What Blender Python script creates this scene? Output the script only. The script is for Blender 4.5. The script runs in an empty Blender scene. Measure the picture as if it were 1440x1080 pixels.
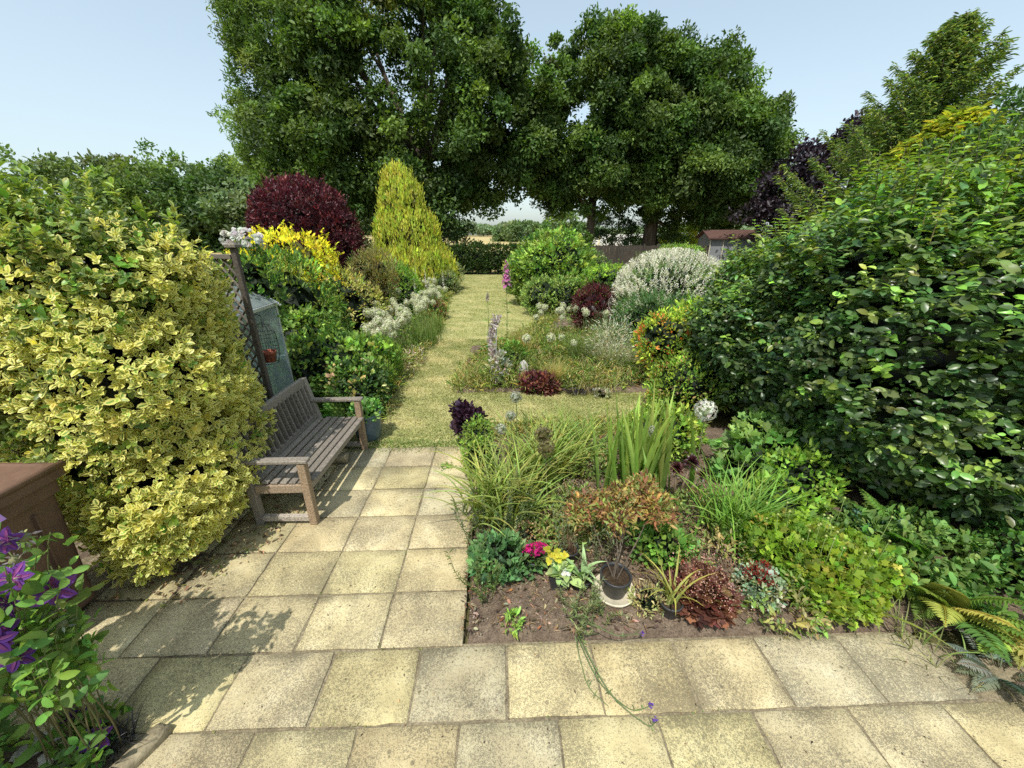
import bpy, math
import numpy as np
from mathutils import Vector, Euler

R = np.random.default_rng(11)
PI = math.pi
sc = bpy.context.scene
col = sc.collection

# ------------------------------------------------------------------ geometry helpers
def nrm(a):
    a = np.asarray(a, float)
    return a / (np.linalg.norm(a, axis=-1, keepdims=True) + 1e-9)

def rdir(n):
    return nrm(R.normal(size=(n, 3)))

def U(a, b, n=None):
    return R.uniform(a, b, n)

class Geo:
    """collects vertices, faces, colours and leaf coordinates of ONE mesh"""
    def __init__(self):
        self.v, self.c, self.uv, self.n = [], [], [], 0
        self.loops, self.tot, self.mi, self.sm = [], [], [], []

    def add(self, v, faces, c=(1, 1, 1), uv=None, mi=0, smooth=True):
        v = np.asarray(v, float).reshape(-1, 3)
        k = len(v)
        c = np.asarray(c, float)
        if c.ndim == 1:
            c = np.tile(c, (k, 1))
        self.v.append(v); self.c.append(c)
        self.uv.append(np.zeros((k, 2)) if uv is None else np.asarray(uv, float))
        for f in faces:
            f = np.asarray(f, int)
            if f.size == 0:
                continue
            self.loops.append((f + self.n).ravel())
            self.tot.append(np.full(len(f), f.shape[1]))
            self.mi.append(np.full(len(f), mi)); self.sm.append(np.full(len(f), smooth))
        self.n += k

    def mesh(self, name, mats):
        me = bpy.data.meshes.new(name)
        v = np.concatenate(self.v); l = np.concatenate(self.loops); t = np.concatenate(self.tot)
        me.vertices.add(len(v)); me.vertices.foreach_set('co', v.astype(np.float32).ravel())
        me.loops.add(len(l)); me.loops.foreach_set('vertex_index', l.astype(np.int32))
        me.polygons.add(len(t))
        st = np.concatenate([[0], np.cumsum(t)[:-1]])
        me.polygons.foreach_set('loop_start', st.astype(np.int32))
        me.polygons.foreach_set('loop_total', t.astype(np.int32))
        me.polygons.foreach_set('material_index', np.concatenate(self.mi).astype(np.int32))
        me.polygons.foreach_set('use_smooth', np.concatenate(self.sm).astype(bool))
        a = me.attributes.new('Col', 'FLOAT_COLOR', 'POINT')
        c = np.concatenate([np.concatenate(self.c), np.ones((len(v), 1))], 1)
        a.data.foreach_set('color', c.astype(np.float32).ravel())
        b = me.attributes.new('luv', 'FLOAT2', 'POINT')
        b.data.foreach_set('vector', np.concatenate(self.uv).astype(np.float32).ravel())
        for m in (mats if isinstance(mats, (list, tuple)) else [mats]):
            me.materials.append(m)
        me.update(calc_edges=True); me.validate()
        return me

    def build(self, name, mats, parent=None, loc=None):
        o = bpy.data.objects.new(name, self.mesh(name, mats))
        col.objects.link(o)
        if parent is not None:
            o.parent = parent
        if loc is not None:
            o.location = loc
        return o

def tag(o, label, cat, group=None, kind=None):
    o['label'] = label; o['category'] = cat
    if group: o['group'] = group
    if kind: o['kind'] = kind
    return o

def thing(name, label, cat, loc=(0, 0, 0), rz=0, group=None):
    o = bpy.data.objects.new(name, None); col.objects.link(o)
    o.empty_display_size = .1
    o.location = loc; o.rotation_euler = (0, 0, rz)
    return tag(o, label, cat, group)

def struct(o):
    o['kind'] = 'structure'
    return o

def dup(root, loc, rz=0, s=1, tilt=(0, 0), label=None, group=None):
    r = root.copy(); col.objects.link(r)
    r.location = loc; r.rotation_euler = (tilt[0], tilt[1], rz)
    r.scale = (s, s, s) if np.isscalar(s) else s
    if label: r['label'] = label
    if group: r['group'] = group
    for ch in list(root.children):
        c = ch.copy(); col.objects.link(c); c.parent = r
        for g in list(ch.children):
            d = g.copy(); col.objects.link(d); d.parent = c
    return r

def box(g, c, s, rot=None, col_=(1, 1, 1), bev=.004, mi=0):
    """bevelled box: centre, full size, optional Euler"""
    hx, hy, hz = np.array(s) / 2
    b = min(bev, hx * .45, hy * .45, hz * .45)
    vs, idx = [], {}
    for sx in (-1, 1):
        for sy in (-1, 1):
            for sz in (-1, 1):
                for a in range(3):
                    p = [sx * hx, sy * hy, sz * hz]
                    for k in range(3):
                        if k != a:
                            p[k] -= (sx, sy, sz)[k] * b
                    idx[(sx, sy, sz, a)] = len(vs); vs.append(p)
    q, t = [], []
    for a in range(3):
        o1, o2 = (a + 1) % 3, (a + 2) % 3
        for s_ in (-1, 1):
            f = []
            for u, w in ((-1, -1), (1, -1), (1, 1), (-1, 1)):
                k = [0, 0, 0]; k[a] = s_; k[o1] = u; k[o2] = w
                f.append(idx[(*k, a)])
            q.append(f if s_ > 0 else f[::-1])
        for u in (-1, 1):
            for w in (-1, 1):
                k0 = [0, 0, 0]; k0[o1] = u; k0[o2] = w
                ka = list(k0); ka[a] = -1; kb = list(k0); kb[a] = 1
                q.append([idx[(*ka, o1)], idx[(*kb, o1)], idx[(*kb, o2)], idx[(*ka, o2)]])
    for sx in (-1, 1):
        for sy in (-1, 1):
            for sz in (-1, 1):
                t.append([idx[(sx, sy, sz, a)] for a in range(3)])
    v = np.array(vs)
    uv = v[:, [0, 1]] * 0 + np.array([float(R.uniform(0, 50)), 0])
    if rot is not None:
        v = v @ np.array(Euler(rot).to_matrix()).T
    g.add(v + np.array(c), [q, t], col_, uv=uv, smooth=False, mi=mi)

def bar(g, a, b, w, d, col_=(1, 1, 1), bev=.003, mi=0):
    """rectangular bar from a to b, w across horizontally, d the other way"""
    a, b = Vector(a), Vector(b)
    z = (b - a)
    q = z.to_track_quat('Z', 'Y' if abs(z.normalized().y) < .9 else 'X')
    box(g, (a + b) / 2, (w, d, z.length), q.to_euler(), col_, bev, mi)

def tube(g, pts, r0, r1=None, sides=6, c0=(1, 1, 1), c1=None, rad=None, cap=True):
    pts = np.asarray(pts, float); n = len(pts)
    r1 = r0 if r1 is None else r1
    c0 = np.array(c0, float); c1 = c0 if c1 is None else np.array(c1, float)
    t = nrm(np.gradient(pts, axis=0))
    ref = np.array([.31, .94, .1]) if abs(t[:, 2]).mean() > .6 else np.array([0, 0, 1.])
    s = nrm(np.cross(t, ref)); w = np.cross(s, t)
    k = np.linspace(0, 1, n)[:, None]
    rr = (r0 + (r1 - r0) * k) if rad is None else np.asarray(rad)[:, None]
    ang = np.arange(sides) * 2 * PI / sides
    v = pts[:, None] + rr[:, None] * (np.cos(ang)[None, :, None] * s[:, None] + np.sin(ang)[None, :, None] * w[:, None])
    cc = np.repeat((c0 + (c1 - c0) * k), sides, 0)
    i = np.arange(n - 1)[:, None] * sides; j = np.arange(sides)[None]
    f = np.stack([i + j, i + (j + 1) % sides, i + sides + (j + 1) % sides, i + sides + j], -1).reshape(-1, 4)
    fs = [f]
    if cap:
        fs.append(np.arange(sides)[None, ::-1]); fs.append((np.arange(sides) + (n - 1) * sides)[None])
    g.add(v.reshape(-1, 3), fs, cc)

def lathe(g, prof, sides=32, c=(1, 1, 1), center=(0, 0), mi=0, sx=1, sy=1):
    """surface of revolution of (r, z) pairs"""
    prof = np.asarray(prof, float); n = len(prof)
    a = np.arange(sides) * 2 * PI / sides
    v = np.stack([prof[:, :1] * np.cos(a) * sx + center[0], prof[:, :1] * np.sin(a) * sy + center[1],
                  np.repeat(prof[:, 1:], sides, 1)], -1).reshape(-1, 3)
    i = np.arange(n - 1)[:, None] * sides; j = np.arange(sides)[None]
    f = np.stack([i + j, i + (j + 1) % sides, i + sides + (j + 1) % sides, i + sides + j], -1).reshape(-1, 4)
    g.add(v, [f], c, mi=mi)

def sphere(g, c, r, c_=(1, 1, 1), nu=14, nv=9, noise=0, mi=0):
    r = np.broadcast_to(np.asarray(r, float), (3,))
    th = np.linspace(.02, PI - .02, nv); ph = np.arange(nu) * 2 * PI / nu
    d = np.stack([np.sin(th)[:, None] * np.cos(ph), np.sin(th)[:, None] * np.sin(ph), np.repeat(np.cos(th)[:, None], nu, 1)], -1).reshape(-1, 3)
    if noise:
        d = d * (1 + noise * R.normal(size=(len(d), 1)))
    i = np.arange(nv - 1)[:, None] * nu; j = np.arange(nu)[None]
    f = np.stack([i + j, i + nu + j, i + nu + (j + 1) % nu, i + (j + 1) % nu], -1).reshape(-1, 4)
    g.add(np.array(c) + d * r, [f, np.arange(nu)[None], (np.arange(nu) + (nv - 1) * nu)[None, ::-1]], c_, mi=mi)

# ---- leaf outlines: u across, v along, w out of plane, edge distance for variegation
class Tm:
    def __init__(s, pts, quads=(), tris=()):
        p = np.array(pts, float)
        s.u, s.v, s.w, s.e = p[:, 0], p[:, 1], p[:, 2], p[:, 3]
        s.q = np.array(quads, int).reshape(-1, 4); s.t = np.array(tris, int).reshape(-1, 3)

DIAM = Tm([(0, 0, 0, 1), (-.5, .45, .07, 1), (0, 1, -.08, 1), (.5, .45, .07, 1)], [(0, 3, 2, 1)])
HEX = Tm([(0, 0, 0, .6), (-.42, .3, .06, 1), (-.40, .66, .04, 1), (0, 1, -.12, 1), (.40, .66, .04, 1), (.42, .3, .06, 1)],
         [(0, 3, 2, 1), (0, 5, 4, 3)])
OVAL = Tm([(0, 0, 0, .7), (-.34, .2, .07, 1), (0, .22, .0, 0), (.34, .2, .07, 1), (-.5, .5, .06, 1), (0, .52, -.02, 0),
           (.5, .5, .06, 1), (-.36, .8, -.02, 1), (0, .8, -.08, 0), (.36, .8, -.02, 1), (0, 1, -.17, 1)],
          [(1, 2, 5, 4), (2, 3, 6, 5), (4, 5, 8, 7), (5, 6, 9, 8)], [(0, 2, 1), (0, 3, 2), (7, 8, 10), (8, 9, 10)])
LANCE = Tm([(0, 0, 0, 1), (-.5, .35, .05, 1), (-.3, .7, .02, 1), (0, 1, -.14, 1), (.3, .7, .02, 1), (.5, .35, .05, 1)],
           [(0, 3, 2, 1), (0, 5, 4, 3)])
def _lobed(lobes, inner, w=.06):
    pts = [(0, .42, -.03, 0), (0, 0, 0, 1)]
    n = lobes * 2 - 1
    for i in range(n):
        a = -2.35 + 4.7 * i / (n - 1)
        r = .56 if i % 2 == 0 else .56 * inner
        pts.append((math.sin(a) * r, .42 + math.cos(a) * r, w * (1 if i % 2 == 0 else -.5), 1))
    k = len(pts)
    return Tm(pts, tris=[(0, i + 1, i) for i in range(1, k - 1)] + [(0, 1, k - 1)])
LOBE3 = _lobed(3, .5); LOBE5 = _lobed(5, .62)

def leaves(g, tm, P, D, N, L, W, c, mi=0, uvx=None):
    P = np.asarray(P, float); n = len(P)
    if n == 0: return
    D = nrm(D); S = nrm(np.cross(D, N)); N2 = np.cross(S, D)
    L = np.broadcast_to(np.asarray(L, float), (n,))[:, None, None]; W = np.broadcast_to(np.asarray(W, float), (n,))[:, None, None]
    v = P[:, None] + D[:, None] * (tm.v[None, :, None] * L) + S[:, None] * (tm.u[None, :, None] * W) + N2[:, None] * (tm.w[None, :, None] * L)
    T = len(tm.u)
    c = np.broadcast_to(np.asarray(c, float), (n, 3))
    cc = np.repeat(c, T, 0)
    vx = tm.v if uvx is None else None
    uv = np.stack([np.tile(tm.e, n), np.tile(tm.v, n) if uvx is None else np.repeat(uvx, T)], 1)
    off = (np.arange(n) * T)[:, None, None]
    g.add(v.reshape(-1, 3), [(tm.q[None] + off).reshape(-1, 4), (tm.t[None] + off).reshape(-1, 3)], cc, uv, mi)

def pal(n, cols, var=.22, hue=.10):
    """random leaf colours from [(rgb, weight), ...]"""
    if not isinstance(cols[0], (list, tuple)):
        cols = [(cols, 1)]
    a = np.array([c[0] for c in cols], float); w = np.array([c[1] for c in cols], float)
    k = R.choice(len(a), n, p=w / w.sum())
    return np.clip(a[k] * np.exp(var * R.normal(size=(n, 1))) * np.exp(hue * R.normal(size=(n, 3))), .002, .9)

def blob_arr(blobs):
    c = np.array([b[0] for b in blobs], float); r = np.array([b[1] for b in blobs], float)
    e = np.array([b[2] if len(b) > 2 else 2.0 for b in blobs], float)
    return c, r, e

def surf(blobs, n, zmin=.03, inside=.86):
    c, r, e = blob_arr(blobs)
    area = (r[:, 0] * r[:, 1] + r[:, 1] * r[:, 2] + r[:, 0] * r[:, 2])
    Ps, Ns, tot = [], [], 0
    while tot < n:
        m = int(n * 1.6) + 20
        k = R.choice(len(c), m, p=area / area.sum())
        d = rdir(m); ee = e[k][:, None]
        q = d * ((np.abs(d) ** ee).sum(1, keepdims=True)) ** (-1 / ee)
        p = c[k] + q * r[k]
        nn = nrm(np.sign(q) * np.abs(q) ** (ee - 1) / r[k])
        ok = p[:, 2] > zmin
        for j in range(len(c)):
            val = (np.abs((p - c[j]) / r[j]) ** e[j]).sum(1)
            ok &= ~((val < inside) & (k != j))
        Ps.append(p[ok]); Ns.append(nn[ok]); tot += ok.sum()
        if ok.sum() == 0: break
    return np.concatenate(Ps)[:n], np.concatenate(Ns)[:n]

def core(g, blobs, s=.8, c=(.012, .02, .008), zmin=.0, dens=1.0):  # shade inside the crown is put into the near-black leaf colour
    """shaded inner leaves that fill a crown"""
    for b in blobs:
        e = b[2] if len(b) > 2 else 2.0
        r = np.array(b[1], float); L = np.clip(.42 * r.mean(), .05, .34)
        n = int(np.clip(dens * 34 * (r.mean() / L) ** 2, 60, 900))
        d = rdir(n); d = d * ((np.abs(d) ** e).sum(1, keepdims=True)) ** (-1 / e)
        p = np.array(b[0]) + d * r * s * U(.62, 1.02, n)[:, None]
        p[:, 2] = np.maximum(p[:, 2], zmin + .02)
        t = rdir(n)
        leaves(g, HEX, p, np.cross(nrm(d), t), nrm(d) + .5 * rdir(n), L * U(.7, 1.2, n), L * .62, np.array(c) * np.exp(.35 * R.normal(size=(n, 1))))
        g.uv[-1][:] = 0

def rosettes(g, P, A, per, L, W, c, tm=OVAL, spread=(.5, 1.35), stem=.03, lvar=.2, mi=0, uvx=None):
    """per leaves around each shoot axis A"""
    n = len(P)
    A = nrm(A); t1 = nrm(np.cross(A, rdir(n))); t2 = np.cross(A, t1)
    k = np.tile(np.arange(per), n); Pi = np.repeat(np.arange(n), per)
    ph = k * 2.39996 + np.repeat(U(0, 6.28, n), per) + .2 * R.normal(size=n * per)
    th = spread[0] + (spread[1] - spread[0]) * (1 - k / max(per - 1, 1)) + .12 * R.normal(size=n * per)
    pr = t1[Pi] * np.cos(ph)[:, None] + t2[Pi] * np.sin(ph)[:, None]
    D = A[Pi] * np.cos(th)[:, None] + pr * np.sin(th)[:, None]
    N = A[Pi] * np.sin(th)[:, None] - pr * np.cos(th)[:, None]
    base = P[Pi] + A[Pi] * (stem * (k / per - .5))[:, None] * 2
    s = np.exp(lvar * R.normal(size=n * per)) * (1 - .35 * k / per)
    cc = c[Pi] * np.exp(.14 * R.normal(size=(n * per, 1))) * np.exp(.05 * R.normal(size=(n * per, 3)))
    leaves(g, tm, base, D, N, L * s, W * s, cc, mi, None if uvx is None else uvx[Pi])

def shrub(g, blobs, n, per, cr, L, W, cols, tm=HEX, out=.6, up=.5, rnd=.6, jit=(.88, 1.04), cvar=.18, lift=.0, flat=.5, mi=0, core_s=.8,
          core_c=(.012, .02, .008), zmin=.03, droop=0, shoots=None):
    """clumps of per leaves spread over the surface of the blobs"""
    c0, r0, e0 = blob_arr(blobs)
    P, Nn = surf(blobs, int(n * 1.3), zmin)
    n = len(P)
    P = P - Nn * (r0.mean() * ((1 - jit[1]) + (jit[1] - jit[0] + .16) * R.uniform(size=n) ** 1.7))[:, None]
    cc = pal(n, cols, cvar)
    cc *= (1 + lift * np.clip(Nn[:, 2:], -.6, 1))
    Pi = np.repeat(np.arange(n), per); m = n * per
    off = rdir(m) * (cr * U(.2, 1, m) ** .6)[:, None]
    off -= Nn[Pi] * np.minimum(0, (off * Nn[Pi]).sum(1))[:, None] * .6
    D = out * Nn[Pi] + np.array([0, 0, up]) + rnd * rdir(m) + nrm(off) * .5
    D[:, 2] -= droop
    N = Nn[Pi] * .5 + np.array([0, 0, flat]) + rdir(m) * .55
    s = np.exp(.22 * R.normal(size=m))
    c = cc[Pi] * np.exp(.16 * R.normal(size=(m, 1)))
    p = P[Pi] + off; p[:, 2] = np.maximum(p[:, 2], .005)
    leaves(g, tm, p, D, N, L * s, W * s, c, mi)
    ns = max(4, n // 22) if shoots is None else shoots
    if ns and r0.mean() > .25:
        P2, N2 = surf(blobs, ns * 2, zmin); kk = N2[:, 2] > -.1; P2, N2 = P2[kk][:ns], N2[kk][:ns]
        for p, nn in zip(P2, N2):
            h = U(.12, .38) * min(r0.mean(), 1.2); mm = int(4 + h * 2.2 / L); a = nrm(nn * .7 + np.array([0, 0, .7]) + .35 * rdir(1)[0])
            q = p + a * np.linspace(-.02, h, mm)[:, None]; tube(g, q, .02 * L + .001, .008 * L + .0006, 4, np.array(cc[0]) * .7, cap=False)
            q = np.repeat(q, 2, 0); D = rdir(2 * mm) + a * .6
            leaves(g, tm, q, D, nn * .4 + np.array([0, 0, .8]) + .4 * rdir(2 * mm), L * U(.6, 1.05, 2 * mm), W * U(.7, 1.0, 2 * mm), pal(2 * mm, cols, .18), mi)
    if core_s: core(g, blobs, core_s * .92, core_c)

def blades(g, n, P, az, L, W, ph0, ph1, cb, ct, segs=5, mi=0, fold=.25, taper=1.6, cv=.15):
    """arching strap leaves / grass: ph = lean from vertical at base and tip"""
    P = np.broadcast_to(np.asarray(P, float), (n, 3)); az = np.asarray(az); L = np.broadcast_to(L, (n,)); W = np.broadcast_to(W, (n,))
    ph0 = np.broadcast_to(ph0, (n,)); ph1 = np.broadcast_to(ph1, (n,))
    h = np.stack([np.cos(az), np.sin(az), 0 * az], 1)
    s0 = np.stack([-np.sin(az), np.cos(az), 0 * az], 1)
    tw = R.normal(size=n) * .5
    pos = P.copy(); rows = []; cols_ = []; uv = []
    k = np.exp(cv * R.normal(size=(n, 1))); cb = np.asarray(cb, float) * np.ones((n, 1)); ct = np.asarray(ct, float) * np.ones((n, 1))
    for i in range(segs + 1):
        t = i / segs
        ph = ph0 + (ph1 - ph0) * t ** 1.3
        w = W * (1 - t ** taper) * (.55 + .45 * min(1, t * 4)) if i < segs else W * .03
        d = h * np.sin(ph)[:, None] + np.array([0, 0, 1]) * np.cos(ph)[:, None]
        nn = h * -np.cos(ph)[:, None] + np.array([0, 0, 1]) * np.sin(ph)[:, None]
        a = tw * t
        s = s0 * np.cos(a)[:, None] + nn * np.sin(a)[:, None]
        up = nn * (w * fold)[:, None]
        rows += [pos - s * w[:, None] / 2 + up, pos + 0, pos + s * w[:, None] / 2 + up]
        c = (cb + (ct - cb) * t) * k
        cols_ += [c] * 3
        uv += [np.stack([np.full(n, e), np.full(n, t)], 1) for e in (1, 0, 1)]
        pos = pos + d * (L / segs)[:, None]
    T = 3 * (segs + 1)
    v = np.stack(rows, 1).reshape(-1, 3); c = np.stack(cols_, 1).reshape(-1, 3); u = np.stack(uv, 1).reshape(-1, 2)
    q = []
    for i in range(segs):
        a = 3 * i
        q += [(a, a + 1, a + 4, a + 3), (a + 1, a + 2, a + 5, a + 4)]
    q = np.array(q)
    g.add(v, [(q[None] + (np.arange(n) * T)[:, None, None]).reshape(-1, 4)], c, u, mi)

def thin_blades(g, P, az, L, W, ph0, ph1, cb, ct):
    """grass as two-segment slivers"""
    n = len(P)
    h = np.stack([np.cos(az), np.sin(az), 0 * az], 1); s = np.stack([-np.sin(az), np.cos(az), 0 * az], 1) * (np.broadcast_to(W, (n,)) / 2)[:, None]
    z = np.array([0, 0, 1.])
    L = np.broadcast_to(L, (n,))[:, None]
    d0 = h * np.sin(ph0)[:, None] + z * np.cos(ph0)[:, None]; d1 = h * np.sin(ph1)[:, None] + z * np.cos(ph1)[:, None]
    m = P + d0 * L * .5; t = m + d1 * L * .5
    v = np.stack([P - s, P + s, m + s * .8, m - s * .8, t], 1).reshape(-1, 3)
    cm = (cb + ct) / 2
    c = np.stack([cb, cb, cm, cm, ct], 1).reshape(-1, 3)
    o = (np.arange(n) * 5)[:, None, None]
    g.add(v, [(np.array([[0, 1, 2, 3]])[None] + o).reshape(-1, 4), (np.array([[3, 2, 4]])[None] + o).reshape(-1, 3)], c)

def in_poly(p, poly):
    poly = np.asarray(poly, float); x, y = p[:, 0], p[:, 1]; ins = np.zeros(len(p), bool)
    j = len(poly) - 1
    for i in range(len(poly)):
        xi, yi = poly[i]; xj, yj = poly[j]
        c = ((yi > y) != (yj > y)) & (x < (xj - xi) * (y - yi) / (yj - yi + 1e-12) + xi)
        ins ^= c; j = i
    return ins

def scatter(poly, n):
    poly = np.asarray(poly, float); lo, hi = poly.min(0), poly.max(0); out = []; t = 0
    while t < n:
        p = R.uniform(lo, hi, (n * 2, 2)); p = p[in_poly(p, poly)]; out.append(p); t += len(p)
    return np.concatenate(out)[:n]

# ------------------------------------------------------------------ materials
def newmat(name):
    m = bpy.data.materials.new(name); m.use_nodes = True
    nt = m.node_tree; nt.nodes.clear()
    o = nt.nodes.new('ShaderNodeOutputMaterial')
    return m, nt, o

def nd(nt, t, **kw):
    n = nt.nodes.new(t)
    for k, v in kw.items():
        if k in n.inputs.keys(): n.inputs[k].default_value = v
        else: setattr(n, k, v)
    return n

def ramp(nt, fac, stops):
    r = nt.nodes.new('ShaderNodeValToRGB'); e = r.color_ramp.elements
    while len(e) < len(stops): e.new(.5)
    for i, (p, c) in enumerate(stops):
        e[i].position = p; e[i].color = (*c, 1) if len(c) == 3 else c
    nt.links.new(fac, r.inputs[0])
    return r.outputs[0]

def mixc(nt, fac, a, b, mode='MIX'):
    m = nt.nodes.new('ShaderNodeMix'); m.data_type = 'RGBA'; m.blend_type = mode
    for s, v in ((m.inputs[0], fac), (m.inputs[6], a), (m.inputs[7], b)):
        if hasattr(v, 'is_output'): nt.links.new(v, s)
        elif isinstance(v, (int, float)): s.default_value = v
        else: s.default_value = (*v, 1)
    return m.outputs[2]

def foliage(name, rough=.5, trans=.35, spec=.35, tcol=(1.25, 1.15, .55), edge=None, edge_lo=.45, edge_hi=.62, gain=1.0):
    m, nt, o = newmat(name)
    at = nd(nt, 'ShaderNodeAttribute', attribute_name='Col')
    c = at.outputs['Color']
    if gain != 1: c = mixc(nt, 1.0, c, (gain, gain, gain), 'MULTIPLY')
    if edge is not None:
        lv = nd(nt, 'ShaderNodeAttribute', attribute_name='luv')
        sx = nt.nodes.new('ShaderNodeSeparateXYZ'); nt.links.new(lv.outputs['Vector'], sx.inputs[0])
        nz = nd(nt, 'ShaderNodeTexNoise', Scale=60.0)
        tc = nt.nodes.new('ShaderNodeTexCoord'); nt.links.new(tc.outputs['Object'], nz.inputs['Vector'])
        ad = nd(nt, 'ShaderNodeMath', operation='MULTIPLY_ADD'); nt.links.new(nz.outputs[0], ad.inputs[0])
        ad.inputs[1].default_value = .5; nt.links.new(sx.outputs[0], ad.inputs[2])
        mr = nd(nt, 'ShaderNodeMapRange', interpolation_type='SMOOTHSTEP'); nt.links.new(ad.outputs[0], mr.inputs[0])
        mr.inputs[1].default_value = edge_lo + .25; mr.inputs[2].default_value = edge_hi + .25
        # share of the leaf that is variegated: luv.y per leaf
        mu = nd(nt, 'ShaderNodeMath', operation='MULTIPLY'); nt.links.new(mr.outputs[0], mu.inputs[0]); nt.links.new(sx.outputs[1], mu.inputs[1])
        c = mixc(nt, mu.outputs[0], c, edge)
    else:
        tc = nt.nodes.new('ShaderNodeTexCoord')
        nz = nd(nt, 'ShaderNodeTexNoise', Scale=9.0, Detail=3.0); nt.links.new(tc.outputs['Object'], nz.inputs['Vector'])
        c = mixc(nt, .35, c, ramp(nt, nz.outputs[0], [(.3, (.45, .45, .45)), (.7, (1.35, 1.35, 1.35))]), 'MULTIPLY')
    p = nd(nt, 'ShaderNodeBsdfPrincipled', Roughness=rough)
    p.inputs['Specular IOR Level'].default_value = spec
    nt.links.new(c, p.inputs['Base Color'])
    t = nt.nodes.new('ShaderNodeBsdfTranslucent')
    nt.links.new(mixc(nt, 1.0, c, tcol, 'MULTIPLY'), t.inputs['Color'])
    mx = nt.nodes.new('ShaderNodeMixShader'); mx.inputs[0].default_value = trans
    nt.links.new(p.outputs[0], mx.inputs[1]); nt.links.new(t.outputs[0], mx.inputs[2])
    nt.links.new(mx.outputs[0], o.inputs[0])
    return m

def solid(name, c, rough=.6, spec=.4, var=.25, scale=8, bump=0, metal=0, bscale=None, stretch=None, attr=False):
    """base colour broken up by two noises, optional bump"""
    m, nt, o = newmat(name)
    tc = nt.nodes.new('ShaderNodeTexCoord'); vec = tc.outputs['Object']
    if stretch:
        mp = nt.nodes.new('ShaderNodeMapping'); mp.inputs['Scale'].default_value = stretch
        nt.links.new(vec, mp.inputs[0]); vec = mp.outputs[0]
    n1 = nd(nt, 'ShaderNodeTexNoise', Scale=float(scale), Detail=6.0, Roughness=.65); nt.links.new(vec, n1.inputs['Vector'])
    lo, hi = [x * (1 - var) for x in c], [min(1, x * (1 + var)) for x in c]
    cc = ramp(nt, n1.outputs[0], [(.3, lo), (.7, hi)])
    if attr:
        at = nd(nt, 'ShaderNodeAttribute', attribute_name='Col'); cc = mixc(nt, 1.0, cc, at.outputs['Color'], 'MULTIPLY')
    p = nd(nt, 'ShaderNodeBsdfPrincipled', Roughness=rough, Metallic=metal)
    p.inputs['Specular IOR Level'].default_value = spec
    nt.links.new(cc, p.inputs['Base Color'])
    if bump:
        n2 = nd(nt, 'ShaderNodeTexNoise', Scale=float(bscale or scale * 4), Detail=5.0); nt.links.new(vec, n2.inputs['Vector'])
        b = nd(nt, 'ShaderNodeBump', Strength=bump, Distance=.01); nt.links.new(n2.outputs[0], b.inputs['Height'])
        nt.links.new(b.outputs[0], p.inputs['Normal'])
    nt.links.new(p.outputs[0], o.inputs[0])
    return m

M = {}
M['leaf'] = foliage('leaf', .58, .38, .28, gain=1.75)
M['soft'] = foliage('soft_leaf', .65, .42, gain=1.3)
M['tree'] = foliage('tree_leaf', .55, .36, .3, tcol=(1.2, 1.25, .5), gain=2.05)
M['gloss'] = foliage('glossy_leaf', .34, .30, .45, tcol=(1.3, 1.3, .4), gain=1.5)
M['purple'] = foliage('purple_leaf', .45, .28, .35, tcol=(1.3, .7, .7), gain=1.15)
M['petal'] = foliage('petal', .6, .5, .2, tcol=(1.0, .98, .86))
M['varieg'] = foliage('variegated_leaf', .42, .35, .4, tcol=(1.2, 1.15, .6), edge=(.84, .78, .25), edge_lo=.18, edge_hi=.46, gain=1.4)
M['bark'] = solid('bark', (.10, .08, .06), .9, .2, .5, 6, .6, stretch=(1, 1, .25))
M['stem'] = foliage('stem', .6, .1)
M['wood'] = solid('weathered_wood', (.235, .21, .18), .85, .2, .5, 5, .5, stretch=(14, 14, 14), bscale=14, attr=True)
M['fence'] = solid('fence_wood', (.06, .05, .04), .9, .2, .4, 4, .3, stretch=(6, 6, 1))
M['bin'] = solid('brown_plastic', (.15, .088, .062), .55, .35, .28, 5, .05, bscale=180)
M['blackpot'] = solid('black_plastic', (.034, .035, .037), .42, .45, .25, 9)
M['saucer'] = solid('stone_saucer', (.55, .50, .38), .8, .2, .2, 14, .2)
M['bluepot'] = solid('blue_glaze', (.075, .115, .15), .35, .5, .35, 7, .12)
M['terra'] = solid('terracotta', (.33, .10, .06), .8, .2, .25, 12, .2)
M['metal'] = solid('dull_aluminium', (.55, .57, .58), .45, .5, .15, 10, metal=.6)
M['darkwire'] = solid('dark_wire', (.03, .03, .03), .5, .4, .1, 20)
M['compost'] = solid('compost', (.05, .035, .022), .95, .1, .6, 40, 1.0, bscale=90)
M['stone'] = solid('pale_stone', (.42, .40, .36), .85, .2, .4, 9, .6, bscale=30)
M['edgestone'] = solid('edging_stone', (.25, .21, .135), .9, .2, .45, 22, .6, bscale=60)
M['white'] = solid('white_paint', (.75, .75, .72), .6, .3, .08, 3)
M['shed'] = solid('grey_render', (.22, .23, .24), .85, .2, .18, 2, .2)
M['tile'] = solid('red_tile', (.13, .075, .062), .85, .2, .3, 6, .3)

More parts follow.
